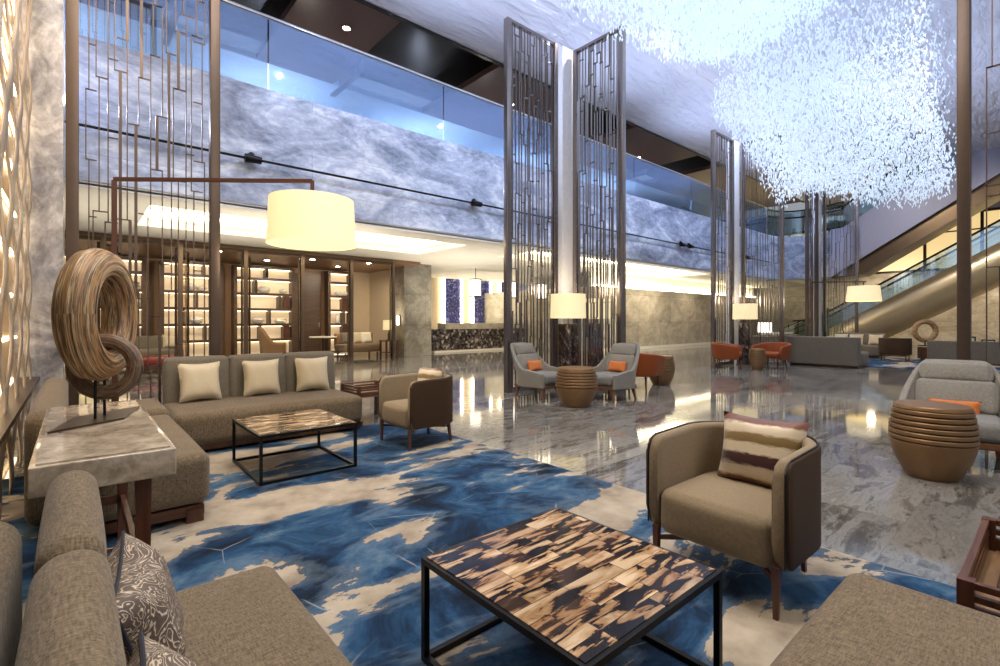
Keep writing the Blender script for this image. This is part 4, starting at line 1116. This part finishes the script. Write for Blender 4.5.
# ------------------------------------------------------------------ reception
d = thing('reception_desk', 'long reception desk with a dark mosaic front and pale stone top', 'reception desk', (10.6, 16.2, 0))
b = MB(); b.box((2.5, .25, .46), (5.0, .5, .92)); b.build('mosaic_front', 'desk mosaic', d, False)
b = MB(); b.box((2.8, .25, 1.04), (4.5, .56, .24)); b.build('stone_top', 'beige stone', d, False)
b = MB(); b.box((2.5, .10, .04), (5.1, .5, .08)); b.build('plinth', 'porcelain', d, False)
pn = None
for i, (x, w) in enumerate(((13.85, .95), (15.65, 1.1), (17.4, 1.0))):
    lab = ('blue mosaic art panel behind reception, nearest the stone pillar', 'blue mosaic art panel behind the hanging lantern', 'blue mosaic art panel half hidden by the left lattice screen')[i]
    t = thing('art_panel', lab, 'wall art', (x, 19.5, 1.2), 0, 'blue mosaic art panels')
    b = MB(); b.box((0, 0, 1.0), (w, .05, 2.3)); b.build('mosaic', 'blue mosaic', t, False)
    for sx in (-1, 1): b = MB(); b.box((sx*(w/2+.05), -.06, 1.0), (.07, .1, 2.5)); b.build('light_strip', 'cove light', t, False)
for i, (x, y) in enumerate(((11.75, 15.0), (13.6, 15.0), (15.4, 15.0))):
    t = thing('pendant_lantern', ('cylindrical pendant lantern nearest the stone pillar', 'cylindrical pendant lantern beside the left lattice screen', 'cylindrical pendant lantern behind the left lattice screen')[i], 'pendant lamp', (x, y, 0), 0, 'pendant lanterns over reception')
    b = MB(); b.cyl((0, 0, 2.85), (0, 0, 3.3), .012, seg=6); b.build('rod', 'black metal', t)
    b = MB(); b.lathe([(0, 2.2), (.21, 2.2), (.21, 2.86), (0, 2.86)], 24); b.build('lamp_shade', 'lantern', t, True, 30)
    for z in (2.19, 2.84): b = MB(); b.lathe([(.20, z), (.24, z), (.24, z+.04), (.20, z+.04), (.20, z)], 24); b.build('rim', 'black metal', t, True, 30)
# ------------------------------------------------------------------ lights
def area(name, loc, size, power, color, rot=(0, 0, 0), sy=None):
    l = bpy.data.lights.new(name, 'AREA'); l.energy = power; l.color = color; l.size = size
    if sy: l.shape = 'RECTANGLE'; l.size_y = sy
    o = bpy.data.objects.new(name, l); COL.objects.link(o); o.location = loc; o.rotation_euler = rot; return o
def point(name, loc, power, color, r=.15):
    l = bpy.data.lights.new(name, 'POINT'); l.energy = power; l.color = color; l.shadow_soft_size = r
    o = bpy.data.objects.new(name, l); COL.objects.link(o); o.location = loc; return o
def spot(name, loc, tgt, power, color, ang=60, blend=.6, r=.05):
    l = bpy.data.lights.new(name, 'SPOT'); l.energy = power; l.color = color; l.spot_size = R(ang); l.spot_blend = blend; l.shadow_soft_size = r
    o = bpy.data.objects.new(name, l); COL.objects.link(o); o.location = loc
    o.rotation_euler = (Vector(tgt)-Vector(loc)).to_track_quat('-Z', 'Y').to_euler(); return o
WARM = (1.0, .80, .56); NEUT = (1.0, .905, .785); COOL = (.66, .76, 1.0); BLUE = (.58, .70, 1.0)
w = bpy.data.worlds.new('world'); SC.world = w; w.use_nodes = True
w.node_tree.nodes['Background'].inputs[0].default_value = (.86, .90, 1.0, 1); w.node_tree.nodes['Background'].inputs[1].default_value = .24
# added spots standing in for the chandelier's light, down on the hall
for x, y in ((5, 1.0), (8, 5.8), (11, 1.0), (13, 6.0), (16.2, 3.3)):
    spot('hall_fill_spot', (x, y, 7.68), (x, y, 0), 330, NEUT, 110, 1)
# uplights from the balcony rail to the ceiling, added fill lights below the crystals
for x in (0, 5, 10, 15, 20):
    spot('ceiling_uplight', (x, 9.05, 4.3), (x+.5, 4.2, 7.73), 480, BLUE, 125, 1)
for x, y in ((6.3, .6), (10, -.6), (14, -.6), (17.5, 1)):
    spot('crystal_fill', (x, y, 3.0), (x+.3, y+2.4, 7.7), 240, BLUE, 110, 1)
# added soft area lights that brighten the near seating
area('seating_overhead_fill', (1.4, 2.6, 7.4), 3.5, 265, NEUT, (0, 0, 0), 4)
area('seating_fill', (2.6, -2.5, 4.5), 3, 70, NEUT, (R(50), 0, R(20)), 3)
# spots washing the marble balcony front
for i, x in enumerate((-1, 4, 9, 14, 19, 24)):
    spot('balcony_wash', (x, 5.4, 7.6), (x+.3, 9.35, 4.2), 330, BLUE, 95, .9)
# added warm spots fill in under the balcony; downlights in the lounge
for x, y, p in ((2, 10.2, 60), (5, 10.2, 60), (8.8, 11.5, 60), (2, 13.6, 60), (5, 13.6, 60), (10.5, 14.2, 80), (13, 14.2, 80), (13, 17.5, 110), (15.5, 17.5, 90), (17, 11.5, 90), (20, 11.4, 90), (23, 11.4, 90), (27, 11.4, 90)):
    spot('balcony_fill', (x, y, 3.27), (x, y+.2, 0), p, WARM, 130, 1, .04)
for x in (.5, 3, 5.5, 7.6): spot('lounge_downlight', (x, 15.6, 3.15), (x, 17.6, .9), 120, WARM, 130, 1, .04)
spot('pier_wash', (-.4, 5.6, 7.6), (-.5, 7.4, 3.5), 120, COOL, 70, 1)
area('ribbon_light', (.5, 5.6, 4.4), 1.2, 30, WARM, (0, R(75), 0), 4)
for loc in ((6.82, 5.96, 1.86), (14.44, 5.98, 1.86)): point('lamp_glow', loc, 10, WARM, .1)
point('arc_lamp_glow', (1.92, 5.0, 1.95), 18, WARM, .1)
point('far_arc_lamp_glow', (18.96, 4.0, 1.86), 25, WARM, .1)
point('lounge_lamp_glow', (8.3, 15.5, 1.38), 10, WARM, .1)
for y, p in ((4.5, 450), (0, 900)): spot('escalator_wash', (19.5, y, 7.6), (28, y-1, 2), p, NEUT, 75, 1)  # added spots to brighten the escalators
for x, y in ((17, 3.5), (19.5, 1.0)): spot('far_seating', (x, y, 7.6), (x, y, 0), 150, NEUT, 90, 1)
for x, y in ((-1.5, 11), (2, 11.8), (5, 11.8), (3.5, 10.2), (8.8, 12), (12, 11), (10, 14), (14, 17), (15.5, 11), (19, 11)): spot('soffit_fill', (x, y, .6), (x, y, 3.3), 135, (1, .88, .70), 140, 1, .04)  # unseen low spots added to brighten the balcony underside
for x in (0, 4.4, 10, 16.5, 23): spot('upper_ceiling_fill', (x, 12.4, 5.6), (x, 12.2, 7.8), 60, NEUT, 130, 1, .04)  # added upward spots to brighten the brown soffit
for y in (6, 1): spot('stone_wash', (30, y, 3.6), (33, y-.5, 1.5), 320, WARM, 140, 1, .04)  # extra spots added to brighten the far stone wall
for x in (-1, 4, 9, 14, 19): spot('upper_ceiling_fill', (x, 14.6, 5.6), (x, 14.9, 7.8), 420, COOL, 140, 1, .04)  # added upward spots to brighten the pale ceiling further in
area('upper_storey', (12, 12.0, 6.9), 26, 70, COOL, (0, 0, 0), 1.6)

SC.view_settings.view_transform = 'Standard'; SC.view_settings.look = 'None'
SC.view_settings.gamma = 1; SC.view_settings.exposure = .6; SC.view_settings.use_curve_mapping = False
SC.cycles.use_denoising = True
SC.cycles.max_bounces = 8; SC.cycles.transparent_max_bounces = 16
